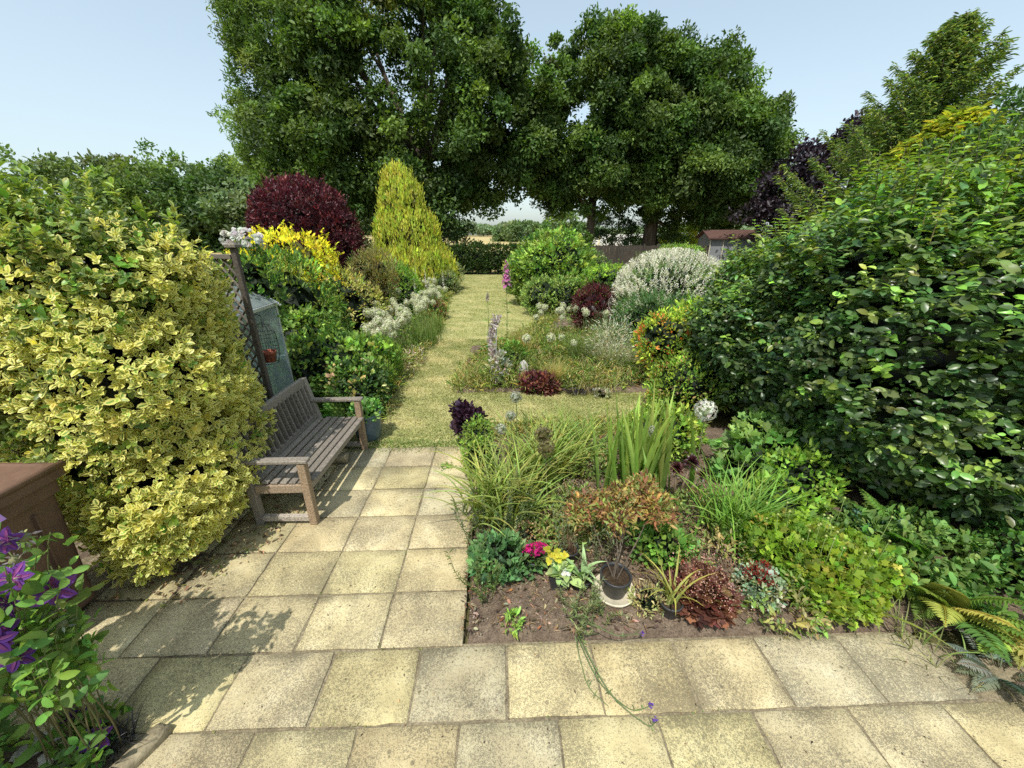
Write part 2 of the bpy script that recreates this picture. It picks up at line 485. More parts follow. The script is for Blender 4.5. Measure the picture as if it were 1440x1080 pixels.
def glass_mat():
    m, nt, o = newmat('pale_glass')
    p = nd(nt, 'ShaderNodeBsdfPrincipled', Roughness=.12)
    p.inputs['Base Color'].default_value = (.42, .55, .55, 1)
    tc = nt.nodes.new('ShaderNodeTexCoord'); n = nd(nt, 'ShaderNodeTexNoise', Scale=5.0, Detail=4.0); nt.links.new(tc.outputs['Object'], n.inputs['Vector'])
    nt.links.new(ramp(nt, n.outputs[0], [(.3, (.33, .38, .37)), (.7, (.55, .60, .59))]), p.inputs['Base Color'])
    tr = nt.nodes.new('ShaderNodeBsdfTransparent'); tr.inputs[0].default_value = (.85, .93, .92, 1)
    mx = nt.nodes.new('ShaderNodeMixShader'); mx.inputs[0].default_value = .32
    nt.links.new(tr.outputs[0], mx.inputs[1]); nt.links.new(p.outputs[0], mx.inputs[2]); nt.links.new(mx.outputs[0], o.inputs[0])
    return m
M['glass'] = glass_mat()

def paving_mat():
    m, nt, o = newmat('speckled_paving')
    tc = nt.nodes.new('ShaderNodeTexCoord'); V = tc.outputs['Object']
    at = nd(nt, 'ShaderNodeAttribute', attribute_name='Col'); lv = nd(nt, 'ShaderNodeAttribute', attribute_name='luv')
    sx = nt.nodes.new('ShaderNodeSeparateXYZ'); nt.links.new(lv.outputs['Vector'], sx.inputs[0])
    def noise(s, d=5.0, r=.6, dist=0.0):
        n = nd(nt, 'ShaderNodeTexNoise', Scale=float(s), Detail=d, Roughness=r, Distortion=dist); nt.links.new(V, n.inputs['Vector']); return n.outputs[0]
    def math_(op, a, b):
        n = nd(nt, 'ShaderNodeMath', operation=op)
        for i, x in enumerate((a, b)):
            if hasattr(x, 'is_output'): nt.links.new(x, n.inputs[i])
            else: n.inputs[i].default_value = x
        return n.outputs[0]
    base = ramp(nt, noise(5, 6), [(.28, (.44, .37, .215)), (.52, (.55, .475, .285)), (.75, (.65, .575, .375))])
    # worn pale patches: big noise; lichen-dark areas elsewhere
    big = noise(2.6, 4, .55, .4)
    fine = noise(190, 3, .7)
    mid = noise(62, 5, .8)
    sp = math_('ADD', math_('MULTIPLY', fine, .55), math_('MULTIPLY', mid, .45))
    th = math_('ADD', math_('MULTIPLY', big, .34), .32)          # threshold follows the big patches
    th = math_('ADD', th, math_('MULTIPLY', sx.outputs[0], -.022))  # dirtier towards slab edges
    d = math_('SUBTRACT', sp, th)
    mr = nd(nt, 'ShaderNodeMapRange'); nt.links.new(d, mr.inputs[0]); mr.inputs[1].default_value = -.02; mr.inputs[2].default_value = .07
    c = mixc(nt, math_('MULTIPLY', mr.outputs[0], .72), base, (.10, .09, .068))
    stain = ramp(nt, noise(1.1, 3), [(.35, (.84, .83, .80)), (.65, (1.06, 1.05, 1.0))])
    c = mixc(nt, 1.0, c, stain, 'MULTIPLY')
    c = mixc(nt, 1.0, c, at.outputs['Color'], 'MULTIPLY')
    # occasional black spots
    vo = nd(nt, 'ShaderNodeTexVoronoi', Scale=7.0); nt.links.new(V, vo.inputs['Vector'])
    spot = ramp(nt, math_('ADD', vo.outputs['Distance'], math_('MULTIPLY', mid, .12)), [(.115, (1, 1, 1)), (.15, (0, 0, 0))])
    c = mixc(nt, math_('MULTIPLY', spot, .55), c, (.05, .045, .035))
    p = nd(nt, 'ShaderNodeBsdfPrincipled', Roughness=.88); p.inputs['Specular IOR Level'].default_value = .2
    nt.links.new(c, p.inputs['Base Color'])
    b = nd(nt, 'ShaderNodeBump', Strength=.5, Distance=.006); nt.links.new(sp, b.inputs['Height']); nt.links.new(b.outputs[0], p.inputs['Normal'])
    nt.links.new(p.outputs[0], o.inputs[0])
    return m
M['paving'] = paving_mat()

def ground_mat(name, stops, scale, stops2=None, scale2=40, bump=.5, rough=.95, stretch=(1, 1, 1), bscale=60):
    m, nt, o = newmat(name)
    tc = nt.nodes.new('ShaderNodeTexCoord')
    mp = nt.nodes.new('ShaderNodeMapping'); mp.inputs['Scale'].default_value = stretch; nt.links.new(tc.outputs['Object'], mp.inputs[0])
    n = nd(nt, 'ShaderNodeTexNoise', Scale=float(scale), Detail=8.0, Roughness=.65, Distortion=.3); nt.links.new(mp.outputs[0], n.inputs['Vector'])
    c = ramp(nt, n.outputs[0], stops)
    if stops2:
        n2 = nd(nt, 'ShaderNodeTexNoise', Scale=float(scale2), Detail=5.0, Roughness=.7); nt.links.new(mp.outputs[0], n2.inputs['Vector'])
        c = mixc(nt, 1.0, c, ramp(nt, n2.outputs[0], stops2), 'MULTIPLY')
    p = nd(nt, 'ShaderNodeBsdfPrincipled', Roughness=rough); p.inputs['Specular IOR Level'].default_value = .1
    nt.links.new(c, p.inputs['Base Color'])
    n3 = nd(nt, 'ShaderNodeTexNoise', Scale=float(bscale), Detail=6.0); nt.links.new(tc.outputs['Object'], n3.inputs['Vector'])
    b = nd(nt, 'ShaderNodeBump', Strength=bump, Distance=.02); nt.links.new(n3.outputs[0], b.inputs['Height']); nt.links.new(b.outputs[0], p.inputs['Normal'])
    nt.links.new(p.outputs[0], o.inputs[0])
    return m
M['soil'] = ground_mat('soil', [(.3, (.11, .082, .06)), (.55, (.20, .155, .115)), (.75, (.30, .245, .18))], 9, [(.3, (.45, .45, .45)), (.7, (1.4, 1.35, 1.3))], 70, 1.0, bscale=110)
M['lawn'] = ground_mat('dry_lawn', [(.34, (.23, .255, .085)), (.54, (.33, .33, .145)), (.7, (.45, .42, .22))], 1.6, [(.3, (.7, .72, .65)), (.7, (1.3, 1.25, 1.2))], 14, .6, stretch=(.9, 1.5, 1))
M['field'] = ground_mat('barley_field', [(.3, (.36, .29, .13)), (.7, (.48, .40, .20))], .06, [(.3, (.85, .85, .8)), (.7, (1.15, 1.12, 1.1))], 1.5, .2)
M['ground'] = ground_mat('rough_ground', [(.3, (.06, .06, .025)), (.7, (.14, .12, .05))], .5, None, 40, .6)
M['mortar'] = ground_mat('joint_sand', [(.3, (.16, .13, .085)), (.7, (.34, .29, .19))], 6, [(.3, (.5, .5, .5)), (.7, (1.2, 1.2, 1.2))], 60, .8)
# ------------------------------------------------------------------ ground, patio, lawn
def sheet(name, poly, z, mat):
    g = Geo(); p = np.array([(x, y, z) for x, y in poly]); g.add(p, [np.arange(len(p))[None]], smooth=False)
    return struct(g.build(name, mat))

sheet('ground', [(-400, -60), (400, -60), (400, 700), (-400, 700)], -.06, M['ground'])
sheet('field', [(-160, 27.5), (160, 27.5), (220, 420), (-220, 420)], -.05, M['field'])

LAWN = [(-2.0, 3.9), (-1.75, 4.6), (-1.87, 5.5), (-2.0, 7), (-1.95, 9), (-2.02, 10.5), (-2.35, 13.7), (-2.85, 19.8), (-3.3, 25),
        (.9, 25), (.15, 18.5), (.45, 14.5), (1.1, 12), (1.7, 9.5), (2.6, 8), (2.6, 5.5), (2.3, 4.55), (1.5, 4.45), (.4, 4.5), (-.45, 4.35), (-.55, 3.9)]
sheet('lawn', LAWN, -.02, M['lawn'])

# front bed soil: bumpy grid
def soil_grid(name, x0, x1, y0, y1, nx, ny, h, z0, shear=0):
    xs, ys = np.meshgrid(np.linspace(x0, x1, nx), np.linspace(y0, y1, ny))
    def lump(k):
        s = 0
        for i in range(14):
            fx, fy = R.normal(size=2) * k; s = s + np.sin(xs * fx + ys * fy + U(0, 6.3))
        return s / 14 ** .5
    z = z0 + h * (lump(6) * .5 + lump(22) * .3 + R.normal(size=xs.shape) * .22)
    ed = np.minimum.reduce([xs - x0, x1 - xs, ys - y0, y1 - ys]); z = z - .05 * np.clip(1 - ed / .12, 0, 1)
    v = np.stack([xs - shear * (ys - y0), ys + shear * (xs - x0), z], -1).reshape(-1, 3)
    i = np.arange(ny - 1)[:, None] * nx; j = np.arange(nx - 1)[None]
    f = np.stack([i + j, i + j + 1, i + nx + j + 1, i + nx + j], -1).reshape(-1, 4)
    g = Geo(); g.add(v, [f])
    return struct(g.build(name, M['soil']))
soil_grid('bed_soil', -.285, 5.2, 1.655, 4.5, 200, 110, .014, .012, .035)
soil_grid('border_soil', -9, -1.9, 4.0, 23, 90, 160, .03, -.012, .072)
soil_grid('border_soil', 1.0, 9, 7.0, 24.5, 80, 140, .03, .0)
soil_grid('island_soil', -.95, 2.4, 5.75, 8.6, 70, 60, .02, .012)
soil_grid('corner_soil', -4.6, -1.93, -.5, 1.24, 70, 50, .016, .0)
soil_grid('hedge_soil', -5.2, -2.1, 1.75, 4.3, 90, 80, .014, -.012)

# patio slabs (one laid surface)
ROT = math.radians(2.0)
def patio():
    g = Geo(); cr, sr = math.cos(ROT), math.sin(ROT)
    W, Dp, gap = .525, .40, .013
    def put(x0, x1, y0, y1, tone):
        x0 += gap * U(.3, .7); x1 -= gap * U(.3, .7); y0 += gap * U(.3, .7); y1 -= gap * U(.3, .7)
        nx, ny = 7, 6
        b = .006
        xs = np.concatenate([[x0], np.linspace(x0 + b, x1 - b, nx), [x1]]); ys = np.concatenate([[y0], np.linspace(y0 + b, y1 - b, ny), [y1]])
        X, Y = np.meshgrid(xs, ys); Z = np.zeros_like(X)
        Z += (X - (x0 + x1) / 2) * R.normal() * .006 + (Y - (y0 + y1) / 2) * R.normal() * .008 + R.normal() * .0012
        Z[0] -= b; Z[-1] -= b; Z[:, 0] -= b; Z[:, -1] -= b
        X[:, 0] += R.normal(size=len(ys)) * .0022; X[:, -1] += R.normal(size=len(ys)) * .0022
        Y[0] += R.normal(size=len(xs)) * .0022; Y[-1] += R.normal(size=len(xs)) * .0022
        ee = np.maximum(np.abs(X - (x0 + x1) / 2) / ((x1 - x0) / 2), np.abs(Y - (y0 + y1) / 2) / ((y1 - y0) / 2)) ** 4
        n1, n2 = len(xs), len(ys)
        v = np.stack([X * cr - Y * sr, X * sr + Y * cr, Z], -1).reshape(-1, 3)
        i = np.arange(n2 - 1)[:, None] * n1; j = np.arange(n1 - 1)[None]
        f = np.stack([i + j, i + j + 1, i + n1 + j + 1, i + n1 + j], -1).reshape(-1, 4)
        g.add(v, [f], tone, uv=np.stack([ee.ravel(), 0 * ee.ravel()], 1))
        ring = np.concatenate([np.arange(n1), np.arange(1, n2) * n1 + n1 - 1, (n2 - 1) * n1 + np.arange(n1 - 2, -1, -1), np.arange(n2 - 2, 0, -1) * n1])
        lo = v[ring] - [0, 0, .04]; k = len(ring); a = np.arange(k); bb = (a + 1) % k
        g.add(np.concatenate([v[ring], lo]), [np.stack([a, a + k, bb + k, bb], 1)], np.array(tone) * .6)
    def tone(grey=.07):
        t = R.uniform()
        k = math.exp(R.normal() * .07)
        if t < grey: return np.array([.86, .89, .97]) * k
        return np.array([1, U(.97, 1.02), U(.9, 1.05)]) * k
    grey = {(1, 5), (0, 6)}
    # patio coordinates: s along the rows, t away from the house
    rows = [(-1.95, 1), (-1.55, 0), (-1.15, 1), (-.75, 0), (-.35, 1), (.05, 0), (.45, 1), (.85, 0), (1.25, 1)]
    for k, (t0, par) in enumerate(rows):
        for i in range(-8, 9):
            x0 = .02 + (i + (0 if t0 == 1.25 else .5 * (1 - par))) * W
            if t0 == .85: x0 = .30 - .545 * 1 + i * W + .01
            if t0 <= .86 and x0 < -1.95 and t0 > -.3: continue
            if t0 == 1.25 and (x0 < -4.0 or x0 > 2.2): continue
            if t0 < 1.2 and x0 > 3.4: continue
            tn = tone()
            if t0 == 1.25 and i in (-1, 3, 4): tn = np.array([.88, .90, .98]) * (.9 if i == -1 else 1.0)
            if t0 == 1.25 and i == 1: tn = np.array([1.0, .97, .9])
            if t0 == .85 and i == 0: tn = np.array([.86, .88, .94])
            if t0 == .85 and i in (3, 4): tn = np.array([.95, .95, .97])
            put(x0, x0 + W, t0, t0 + Dp, tn)
    for r in range(6):
        t0 = 1.65 + r * .405
        for i in range(5 if r < 4 else 4):
            x1 = -.245 - i * W
            put(x1 - W, x1, t0, t0 + .405, tone(.1) * (1.05 if r > 1 else 1))
    return struct(g.build('patio', M['paving']))
patio()
sheet('patio_bed', [(-4.1, -2.2), (4.2, -2.2), (4.2, 1.1), (2.45, 1.74), (-.32, 1.66), (-.38, 4.02), (-2.6, 3.95), (-4.4, 3.9)], -.011, M['mortar'])

# lawn grass
g = Geo()
for poly, n, L in ((LAWN, 90000, .035),):
    p = scatter([q for q in poly if True], n)
    # denser near the camera
    keep = R.uniform(size=n) < np.clip(7.5 / p[:, 1], .0, 1) ** 1.2
    p = p[keep]
    pn = scatter([(-1.95, 3.9), (-1.75, 4.6), (-1.87, 5.5), (-2, 7.2), (-1.95, 9.2), (1.2, 9.2), (2.5, 7.5), (2.4, 4.6), (.4, 4.5), (-.5, 4.35), (-.55, 3.95)], 70000)
    p = np.concatenate([p, pn]); n = len(p)
    f = np.sin(p[:, 0] * 3.1 + 1.3 * np.sin(p[:, 1] * 1.7)) + np.sin(p[:, 1] * 4.3 + 1.1 * np.sin(p[:, 0] * 2.3)) + .8 * np.sin(p[:, 0] * 9 + p[:, 1] * 7) + .7 * np.sin(p[:, 1] * 11 + .8 * np.sin(p[:, 0] * 3)) + R.normal(size=n) * .5
    dry = 1 / (1 + np.exp(-1.3 * f + .55))[:, None]
    edge = (p[:, 1] < 4.25)[:, None]
    ca = np.array([.23, .26, .085]) * (1 - dry) + np.array([.54, .49, .27]) * dry
    ca = np.where(edge & (R.uniform(size=(n, 1)) < .6), np.array([.13, .21, .04]), ca)
    ca = ca * np.exp(.13 * R.normal(size=(n, 1)))
    P = np.concatenate([p, np.full((n, 1), -.02)], 1)
    thin_blades(g, P, U(0, 6.28, n), U(.015, .034, n) * np.where(p[:, 1] < 4.2, 1.7, 1), .006 + .0009 * p[:, 1], U(.2, .9, n), U(.7, 1.5, n), ca * .8, ca)
tag(g.build('lawn_grass', M['soft']), 'short dry straw and green grass blades covering the lawn', 'grass', kind='stuff')

# ------------------------------------------------------------------ BENCH
def bench():
    t = thing('garden_bench', 'weathered grey slatted wooden garden bench on the left of the paved path', 'bench', (-1.72, 2.74, 0), math.radians(.5))
    # local: y along the length 0..1.27, x 0 front, negative to the back
    Lb = 1.27
    def w(): return np.array([1, .98, .95]) * math.exp(R.normal() * .16)
    for y in (.0, Lb):
        s = 1 if y == 0 else -1
        g = Geo(); box(g, (-.03, y, .31), (.065, .062, .62), None, w() * .95 * np.array([1.15, .95, .75])); g.build('leg', M['wood'], t)
        g = Geo(); bar(g, (-.50, y, 0), (-.505, y, .42), .06, .06, w()); bar(g, (-.505, y, .40), (-.60, y, .90), .058, .06, w()); g.build('leg', M['wood'], t)
        g = Geo(); bar(g, (-.56, y, .635), (.03, y, .645), .075, .035, w() * 1.05, bev=.012); g.build('armrest', M['wood'], t)
        g = Geo(); bar(g, (-.47, y, .36), (-.06, y, .37), .03, .075, w() * np.array([1.1, .95, .8])); g.build('side_rail', M['wood'], t)
        g = Geo(); bar(g, (-.47, y, .06), (-.065, y, .06), .045, .05, w() * 1.1); g.build('foot_rail', M['wood'], t)
    g = Geo(); bar(g, (-.03, .035, .365), (-.03, Lb - .035, .365), .075, .03, w() * .8); g.build('front_rail', M['wood'], t)
    g = Geo(); bar(g, (-.51, .035, .36), (-.51, Lb - .035, .36), .07, .03, w() * .8); g.build('back_rail', M['wood'], t)
    g = Geo(); 
    for k in range(7):
        x = .0 - k * .077; z = .425 - .012 * math.sin(PI * k / 6)
        box(g, (x, Lb / 2, z), (.058, Lb + .0 if 0 < k < 6 else Lb - .075, .02), None, w(), .004)
    g.build('seat', M['wood'], t)
    g = Geo()
    def bk(f): return -.505 - .095 * f, .42 + .48 * f
    n = 15
    for k in range(n):
        y = .06 + (Lb - .12) * (k + .5) / n
        x0, z0 = bk(.10); x1, z1 = bk(.88)
        bar(g, (x0 + .004, y, z0), (x1 + .004, y, z1), .016, .054, w() * .85, .003)
    g.build('backrest', M['wood'], t)
    g = Geo(); x, z = bk(.93); bar(g, (x, .03, z), (x, Lb - .03, z), .10, .045, w() * .95, .01)
    g.build('top_rail', M['wood'], t)
    g = Geo(); x, z = bk(.08); bar(g, (x, .03, z), (x, Lb - .03, z), .06, .035, w() * .8); g.build('lower_rail', M['wood'], t)
bench()

# ------------------------------------------------------------------ WHEELIE BIN
def wheelie_bin():
    t = thing('wheelie_bin', 'brown plastic wheelie bin tucked against the variegated hedge', 'bin', (-3.12, 1.69, 0), 0)
    g = Geo()
    def rr(hx, hy, z, r, k=5):
        out = []
        for cx, cy, a0 in ((hx - r, hy - r, 0), (-hx + r, hy - r, PI / 2), (-hx + r, -hy + r, PI), (hx - r, -hy + r, 1.5 * PI)):
            for i in range(k):
                a = a0 + PI / 2 * i / (k - 1); out.append((cx + r * math.cos(a), cy + r * math.sin(a), z))
        return np.array(out)
    secs = [(.235, .27, .06, .03), (.24, .275, .08, .04), (.275, .31, .86, .05), (.277, .312, .90, .05), (.30, .335, .905, .05), (.30, .335, 1.0, .05)]
    rings = [rr(a, b, z, r) for a, b, z, r in secs]; k = len(rings[0])
    v = np.concatenate(rings); i = np.arange(len(rings) - 1)[:, None] * k; j = np.arange(k)[None]
    f = np.stack([i + j, i + (j + 1) % k, i + k + (j + 1) % k, i + k + j], -1).reshape(-1, 4)
    g.add(v, [f, np.arange(k)[None, ::-1]], smooth=False)
    for y in (-.15, .15): bar(g, (.246, y * .9, .12), (.279, y, .84), .02, .03, bev=.006)
    bar(g, (-.2, .285, .30), (.2, .285, .30), .02, .03, bev=.006)
    g.build('body', M['bin'], t)
    g = Geo()
    secs = [(.325, .36, 1.005, .05), (.335, .37, 1.0, .05), (.335, .37, 1.05, .05), (.32, .355, 1.075, .06), (.29, .325, 1.085, .07), (.27, .305, 1.08, .07)]
    rings = [rr(a, b, z, r) for a, b, z, r in secs]
    v = np.concatenate(rings); i = np.arange(len(rings) - 1)[:, None] * k
    f = np.stack([i + j, i + (j + 1) % k, i + k + (j + 1) % k, i + k + j], -1).reshape(-1, 4)
    g.add(v, [f, (np.arange(k) + (len(rings) - 1) * k)[None], np.arange(k)[None, ::-1]], smooth=False)
    tube(g, [(.325, -.36, 1.07), (.33, 0, 1.075), (.325, .36, 1.07)], .022, .022, 8)
    lid = g.build('lid', M['bin'], t)
    g = Geo(); tube(g, [(-.2, -.40, 1.02), (.2, -.40, 1.02)], .017, .017, 8); g.build('handle', M['bin'], t)
    for x in (-.24, .24):
        g = Geo(); lathe(g, [(.02, -.03), (.07, -.03), (.1, -.022), (.1, .022), (.07, .03), (.02, .03)], 20)
        wo = g.build('wheel', M['blackpot'], t, (x, -.22, .1)); wo.rotation_euler = (0, PI / 2, 0)
wheelie_bin()

# ------------------------------------------------------------------ TRELLIS, GREENHOUSE, ROSE
def trellis():
    t = thing('trellis_panel', 'dark weathered diagonal lattice trellis with a square post behind the variegated hedge', 'trellis', (-2.50, 3.66, 0), 0)
    g = Geo(); box(g, (0, 0, 1.14), (.048, .048, 2.28), None, (.40, .38, .36)); g.build('post', M['wood'], t)
    g = Geo(); box(g, (0, 0, 2.295), (.10, .10, .03), None, (.8, .78, .75)); g.build('post_cap', M['wood'], t)
    d = nrm(np.array([-.93, .36, 0])); 
    L = 1.1
    def pt(a, z): return tuple(d * (.04 + a) + np.array([0, 0, z]))
    for zz, cl in ((2.2, (.7, .68, .65)), (.25, (.5, .5, .5))):
        g = Geo(); bar(g, pt(0, zz), pt(L, zz), .05, .04, cl); g.build('rail', M['wood'], t)
    g = Geo()
    for k in range(-18, 11):
        for s, off in ((1, 0.0), (-1, .011)):
            a0 = k * .11; z0, z1 = .27, 2.18
            A, B = (a0, z0), (a0 + (z1 - z0), z1)
            # clip to 0..L
            lo, hi = max(0, -A[0]) , min(z1 - z0, L - A[0])
            if hi - lo < .05: continue
            p = (A[0] + lo, z0 + lo); q = (A[0] + hi, z0 + hi)
            if s < 0: p = (p[0], z0 + z1 - p[1]); q = (q[0], z0 + z1 - q[1])
            o = np.array([-d[1], d[0], 0]) * -off
            bar(g, np.array(pt(*p)) + o, np.array(pt(*q)) + o, .022, .009, np.array([.6, .58, .55]) * math.exp(R.normal() * .12), .001)
    g.build('lattice', M['wood'], t)
trellis()

def greenhouse():
    t = thing('glass_cabinet', 'small glass plant house with sloping roof and grey metal frame behind the bench', 'plant house', (-3.18, 4.25, 0), math.radians(4))
    w, dpt, he, hr = .34, .42, 1.60, 1.84
    g = Geo()
    for x in (-w, w):
        for y in (-dpt, dpt):
            bar(g, (x, y, 0), (x, y, he), .03, .03)
    for y in (-dpt, dpt):
        bar(g, (-w, y, he), (w, y, he), .035, .03); bar(g, (-w, y, .04), (w, y, .04), .03, .03); bar(g, (-w, y, .95), (w, y, .95), .02, .02)
    for x in (-w, w):
        bar(g, (x, -dpt - .05, he + .004), (x, dpt + .05, he + .004), .04, .04); bar(g, (x, -dpt, .045), (x, dpt, .045), .03, .03)
    g.build('frame', M['metal'], t)
    g = Geo()
    bar(g, (0, -dpt - .06, hr), (0, dpt + .06, hr), .04, .04)
    for y in (-dpt - .04, dpt + .04):
        for s in (-1, 1): bar(g, (s * (w + .05), y, he - .02), (s * .012, y, hr), .03, .025)
    rf = g.build('roof', M['metal'], t)
    def pane(pts, name, par):
        g = Geo(); p = np.array(pts, float); n = nrm(np.cross(p[1] - p[0], p[2] - p[0])) * .004
        k = len(p); a = np.arange(k); b = (a + 1) % k
        g.add(np.concatenate([p, p + n]), [np.arange(k)[None, ::-1], (np.arange(k) + k)[None], np.stack([a, b, b + k, a + k], 1)], smooth=False)
        g.build(name, M['glass'], par)
    e = .017
    for s in (-1, 1):
        pane([(s * w, -dpt - .03, he + .03), (s * w, dpt + .03, he + .03), (s * .02, dpt + .03, hr - .005), (s * .02, -dpt - .03, hr - .005)], 'pane', rf)
        pane([(-w + e, s * dpt, .06), (w - e, s * dpt, .06), (w - e, s * dpt, he - e), (-w + e, s * dpt, he - e)], 'pane', t)
        pane([(s * w, -dpt + e, .06), (s * w, dpt - e, .06), (s * w, dpt - e, he - e), (s * w, -dpt + e, he - e)], 'pane', t)
        pane([(-w + .02, s * (dpt + .03), he + .03), (w - .02, s * (dpt + .03), he + .03), (0, s * (dpt + .03), hr - .03)], 'pane', rf)
    g = Geo(); box(g, (0, 0, .95), (2 * w - .06, 2 * dpt - .06, .015)); g.build('shelf', M['metal'], t)
greenhouse()

def wire_basket():
    t = thing('wire_basket', 'round dark wire basket holding a red pot beside the plant house', 'basket', (-2.56, 3.89, 1.12), 0)
    g = Geo(); a = np.linspace(0, 2 * PI, 25)
    for z, r in ((0, .075), (.08, .10), (.16, .105), (.24, .105), (.32, .095), (.40, .06)):
        tube(g, np.stack([r * np.cos(a), r * np.sin(a), 0 * a + z], 1), .003, sides=5, cap=False)
    for k in range(14):
        p = 2 * PI * k / 14
        zz = np.array([0, .08, .16, .24, .32, .40]); rr_ = np.array([.075, .10, .105, .105, .095, .06])
        tube(g, np.stack([rr_ * math.cos(p), rr_ * math.sin(p), zz], 1), .0025, sides=4)
    tube(g, [(0, 0, .38), (0, 0, .50)], .003, sides=5)
    tube(g, [(-.07, 0, .40), (0, 0, .43), (.07, 0, .40)], .003, sides=5)
    # hook and arm back to the trellis post
    tube(g, [(0, 0, .50), (.02, -.08, .53), (.045, -.20, .53)], .006, sides=6)
    g.build('cage', M['darkwire'], t)
    g = Geo(); lathe(g, [(0, .012), (.05, .012), (.068, .10), (.072, .10), (.072, .13), (.064, .13), (.06, .10), (0, .10)], 20); g.build('pot', M['terra'], t)
wire_basket()

# ------------------------------------------------------------------ POTS
def pot_profile(r, h, lip=.012):
    return [(0, 0), (r * .72, 0), (r * .74, .004), (r * .95, h * .82), (r * .97, h * .83), (r + lip * .2, h * .84), (r + lip * .3, h * .98), (r + lip * .1, h),
            (r - lip * .6, h), (r - lip, h * .84), (r * .9, h * .80), (0, h * .82)]

def plain_pot(t, r, h, mat='blackpot', compost=True):
    g = Geo(); pr = pot_profile(r, h)[:-1]; lathe(g, pr, 36)
    p = g.build('pot', M[mat], t)
    g = Geo(); n = 160
    lathe(g, [(r * .905, h * .80), (r * .6, h * .83), (.001, h * .84)], 24)
    d = np.stack([U(-1, 1, n), U(-1, 1, n)], 1) * r * .6
    leaves(g, DIAM, np.c_[d, np.full(n, h * .845)], rdir(n) * [1, 1, .2], np.tile([0, 0, 1.], (n, 1)) + rdir(n) * .4, U(.01, .03, n), U(.005, .012, n), (1, 1, 1))
    g.build('compost', M['compost'], t)

# blue pot
t = thing('glazed_pot', 'blue grey glazed barrel pot of leafy plants by the far end of the bench', 'pot', (-1.80, 4.28, 0))
g = Geo(); lathe(g, [(0, 0), (.125, 0), (.14, .02), (.165, .15), (.17, .25), (.165, .31), (.178, .32), (.18, .345), (.165, .35), (.15, .34), (.148, .30), (0, .30)], 40)
g.build('pot', M['bluepot'], t)
g = Geo(); shrub(g, [((0, 0, .36), (.15, .15, .1))], 60, 7, .05, .055, .03, [((.10, .22, .06), 1), ((.16, .28, .07), 1)], OVAL, core_s=.7); g.build('foliage', M['leaf'], t)

# black pot with saucer and brown-leaved shrub
t = thing('potted_shrub', 'black plastic pot on a pale saucer holding a browning thin stemmed shrub', 'potted plant', (.72, 2.0, .03))
g = Geo(); lathe(g, [(0, 0), (.115, 0), (.135, .03), (.142, .032), (.146, .028), (.125, -.012), (0, -.012)][::-1], 40)
sa = g.build('saucer', M['saucer'], t); sa.location = (0, 0, .012)
plain_pot(t, .105, .155)
for ch in t.children:
    if ch.name.startswith(('pot', 'compost')): ch.location = (0, 0, .02)
g = Geo(); BR = (.14, .10, .07)
tips = []
for k in range(5):
    a = U(0, 6.28); b = np.array([math.cos(a), math.sin(a), 0]) * .02
    top = np.array([.14 + .13 * (k - 2) + U(-.04, .04), .34 + U(-.16, .2), U(.40, .60)])
    mid = (b + top) / 2 + np.array([U(-.03, .03), U(-.03, .03), .06])
    tube(g, [b + [0, 0, .15], mid, top], .006, .003, 6, BR); tips += [top, mid * .25 + top * .75]
    for q in range(4):
        e2 = top + rdir(1)[0] * [.15, .14, .07]; tube(g, [mid * .2 + top * .8, e2], .003, .0015, 4, BR); tips.append(e2)
g.build('stem', M['bark'], t)
g = Geo(); tips = np.array(tips); shrub(g, [(tuple(p), (.08, .08, .055)) for p in tips[::2]], 330, 6, .045, .042, .017,
      [((.17, .085, .04), 3), ((.25, .18, .06), 2), ((.16, .18, .05), 2)], LANCE, core_s=0, up=.2, rnd=.9, zmin=.2)
g.build('foliage', M['leaf'], t)

def petals(g, c, ax, n, L, W, colr, th=1.1, tm=OVAL, mi=0):
    c = np.array(c, float)[None]; ax = np.array(ax, float)[None]
    rosettes(g, c, ax, n, L, W, np.array([colr], float), tm, (th, th), 0, .08, mi)

# small pots: pink, yellow/white, dried
t = thing('potted_flower', 'small black pot with a dense bright magenta pink flower head', 'potted plant', (.17, 2.22, .012))
plain_pot(t, .062, .11)
g = Geo(); shrub(g, [((0, 0, .13), (.06, .06, .035))], 26, 5, .03, .05, .02, (.09, .13, .04), LANCE, core_s=.6); g.build('foliage', M['leaf'], t)
g = Geo()
for c in ((-.04, 0, .20), (.03, .01, .21), (.065, -.01, .215), (-.06, -.01, .195), (.0, -.02, .185), (.01, .03, .19)):
    P, N = surf([(c, (.028, .028, .03))], 26, 0); rosettes(g, P, N, 4, .017, .011, pal(26, (.66, .03, .24), .2), HEX, stem=.005)
g.build('flower_head', M['petal'], t)
t = thing('potted_flower', 'square black pot with broad leaves, lime yellow blooms and one white bloom', 'potted plant', (.34, 2.09, .012))
g = Geo()
for z0, z1, h0, h1 in ((0, .13, .06, .078), (.13, .14, .082, .082)):
    v = [(sx * h, sy * h, z) for h, z in ((h0, z0), (h1, z1)) for sx, sy in ((-1, -1), (1, -1), (1, 1), (-1, 1))]
    g.add(v, [[(0, 1, 5, 4), (1, 2, 6, 5), (2, 3, 7, 6), (3, 0, 4, 7)]], smooth=False)
g.add([(-.07, -.07, .115), (.07, -.07, .115), (.07, .07, .115), (-.07, .07, .115)], [[(0, 1, 2, 3)]], (.4, .3, .2), smooth=False)
g.build('pot', M['blackpot'], t)
g = Geo(); P = np.array([[U(-.05, .05), U(-.05, .05), .13] for _ in range(9)]); rosettes(g, P, np.tile([0, -.25, 1.], (9, 1)), 4, .12, .055, pal(9, [((.15, .24, .09), 1), ((.24, .30, .12), 1)]), OVAL, (.5, 1.3)); g.build('foliage', M['leaf'], t)
g = Geo()
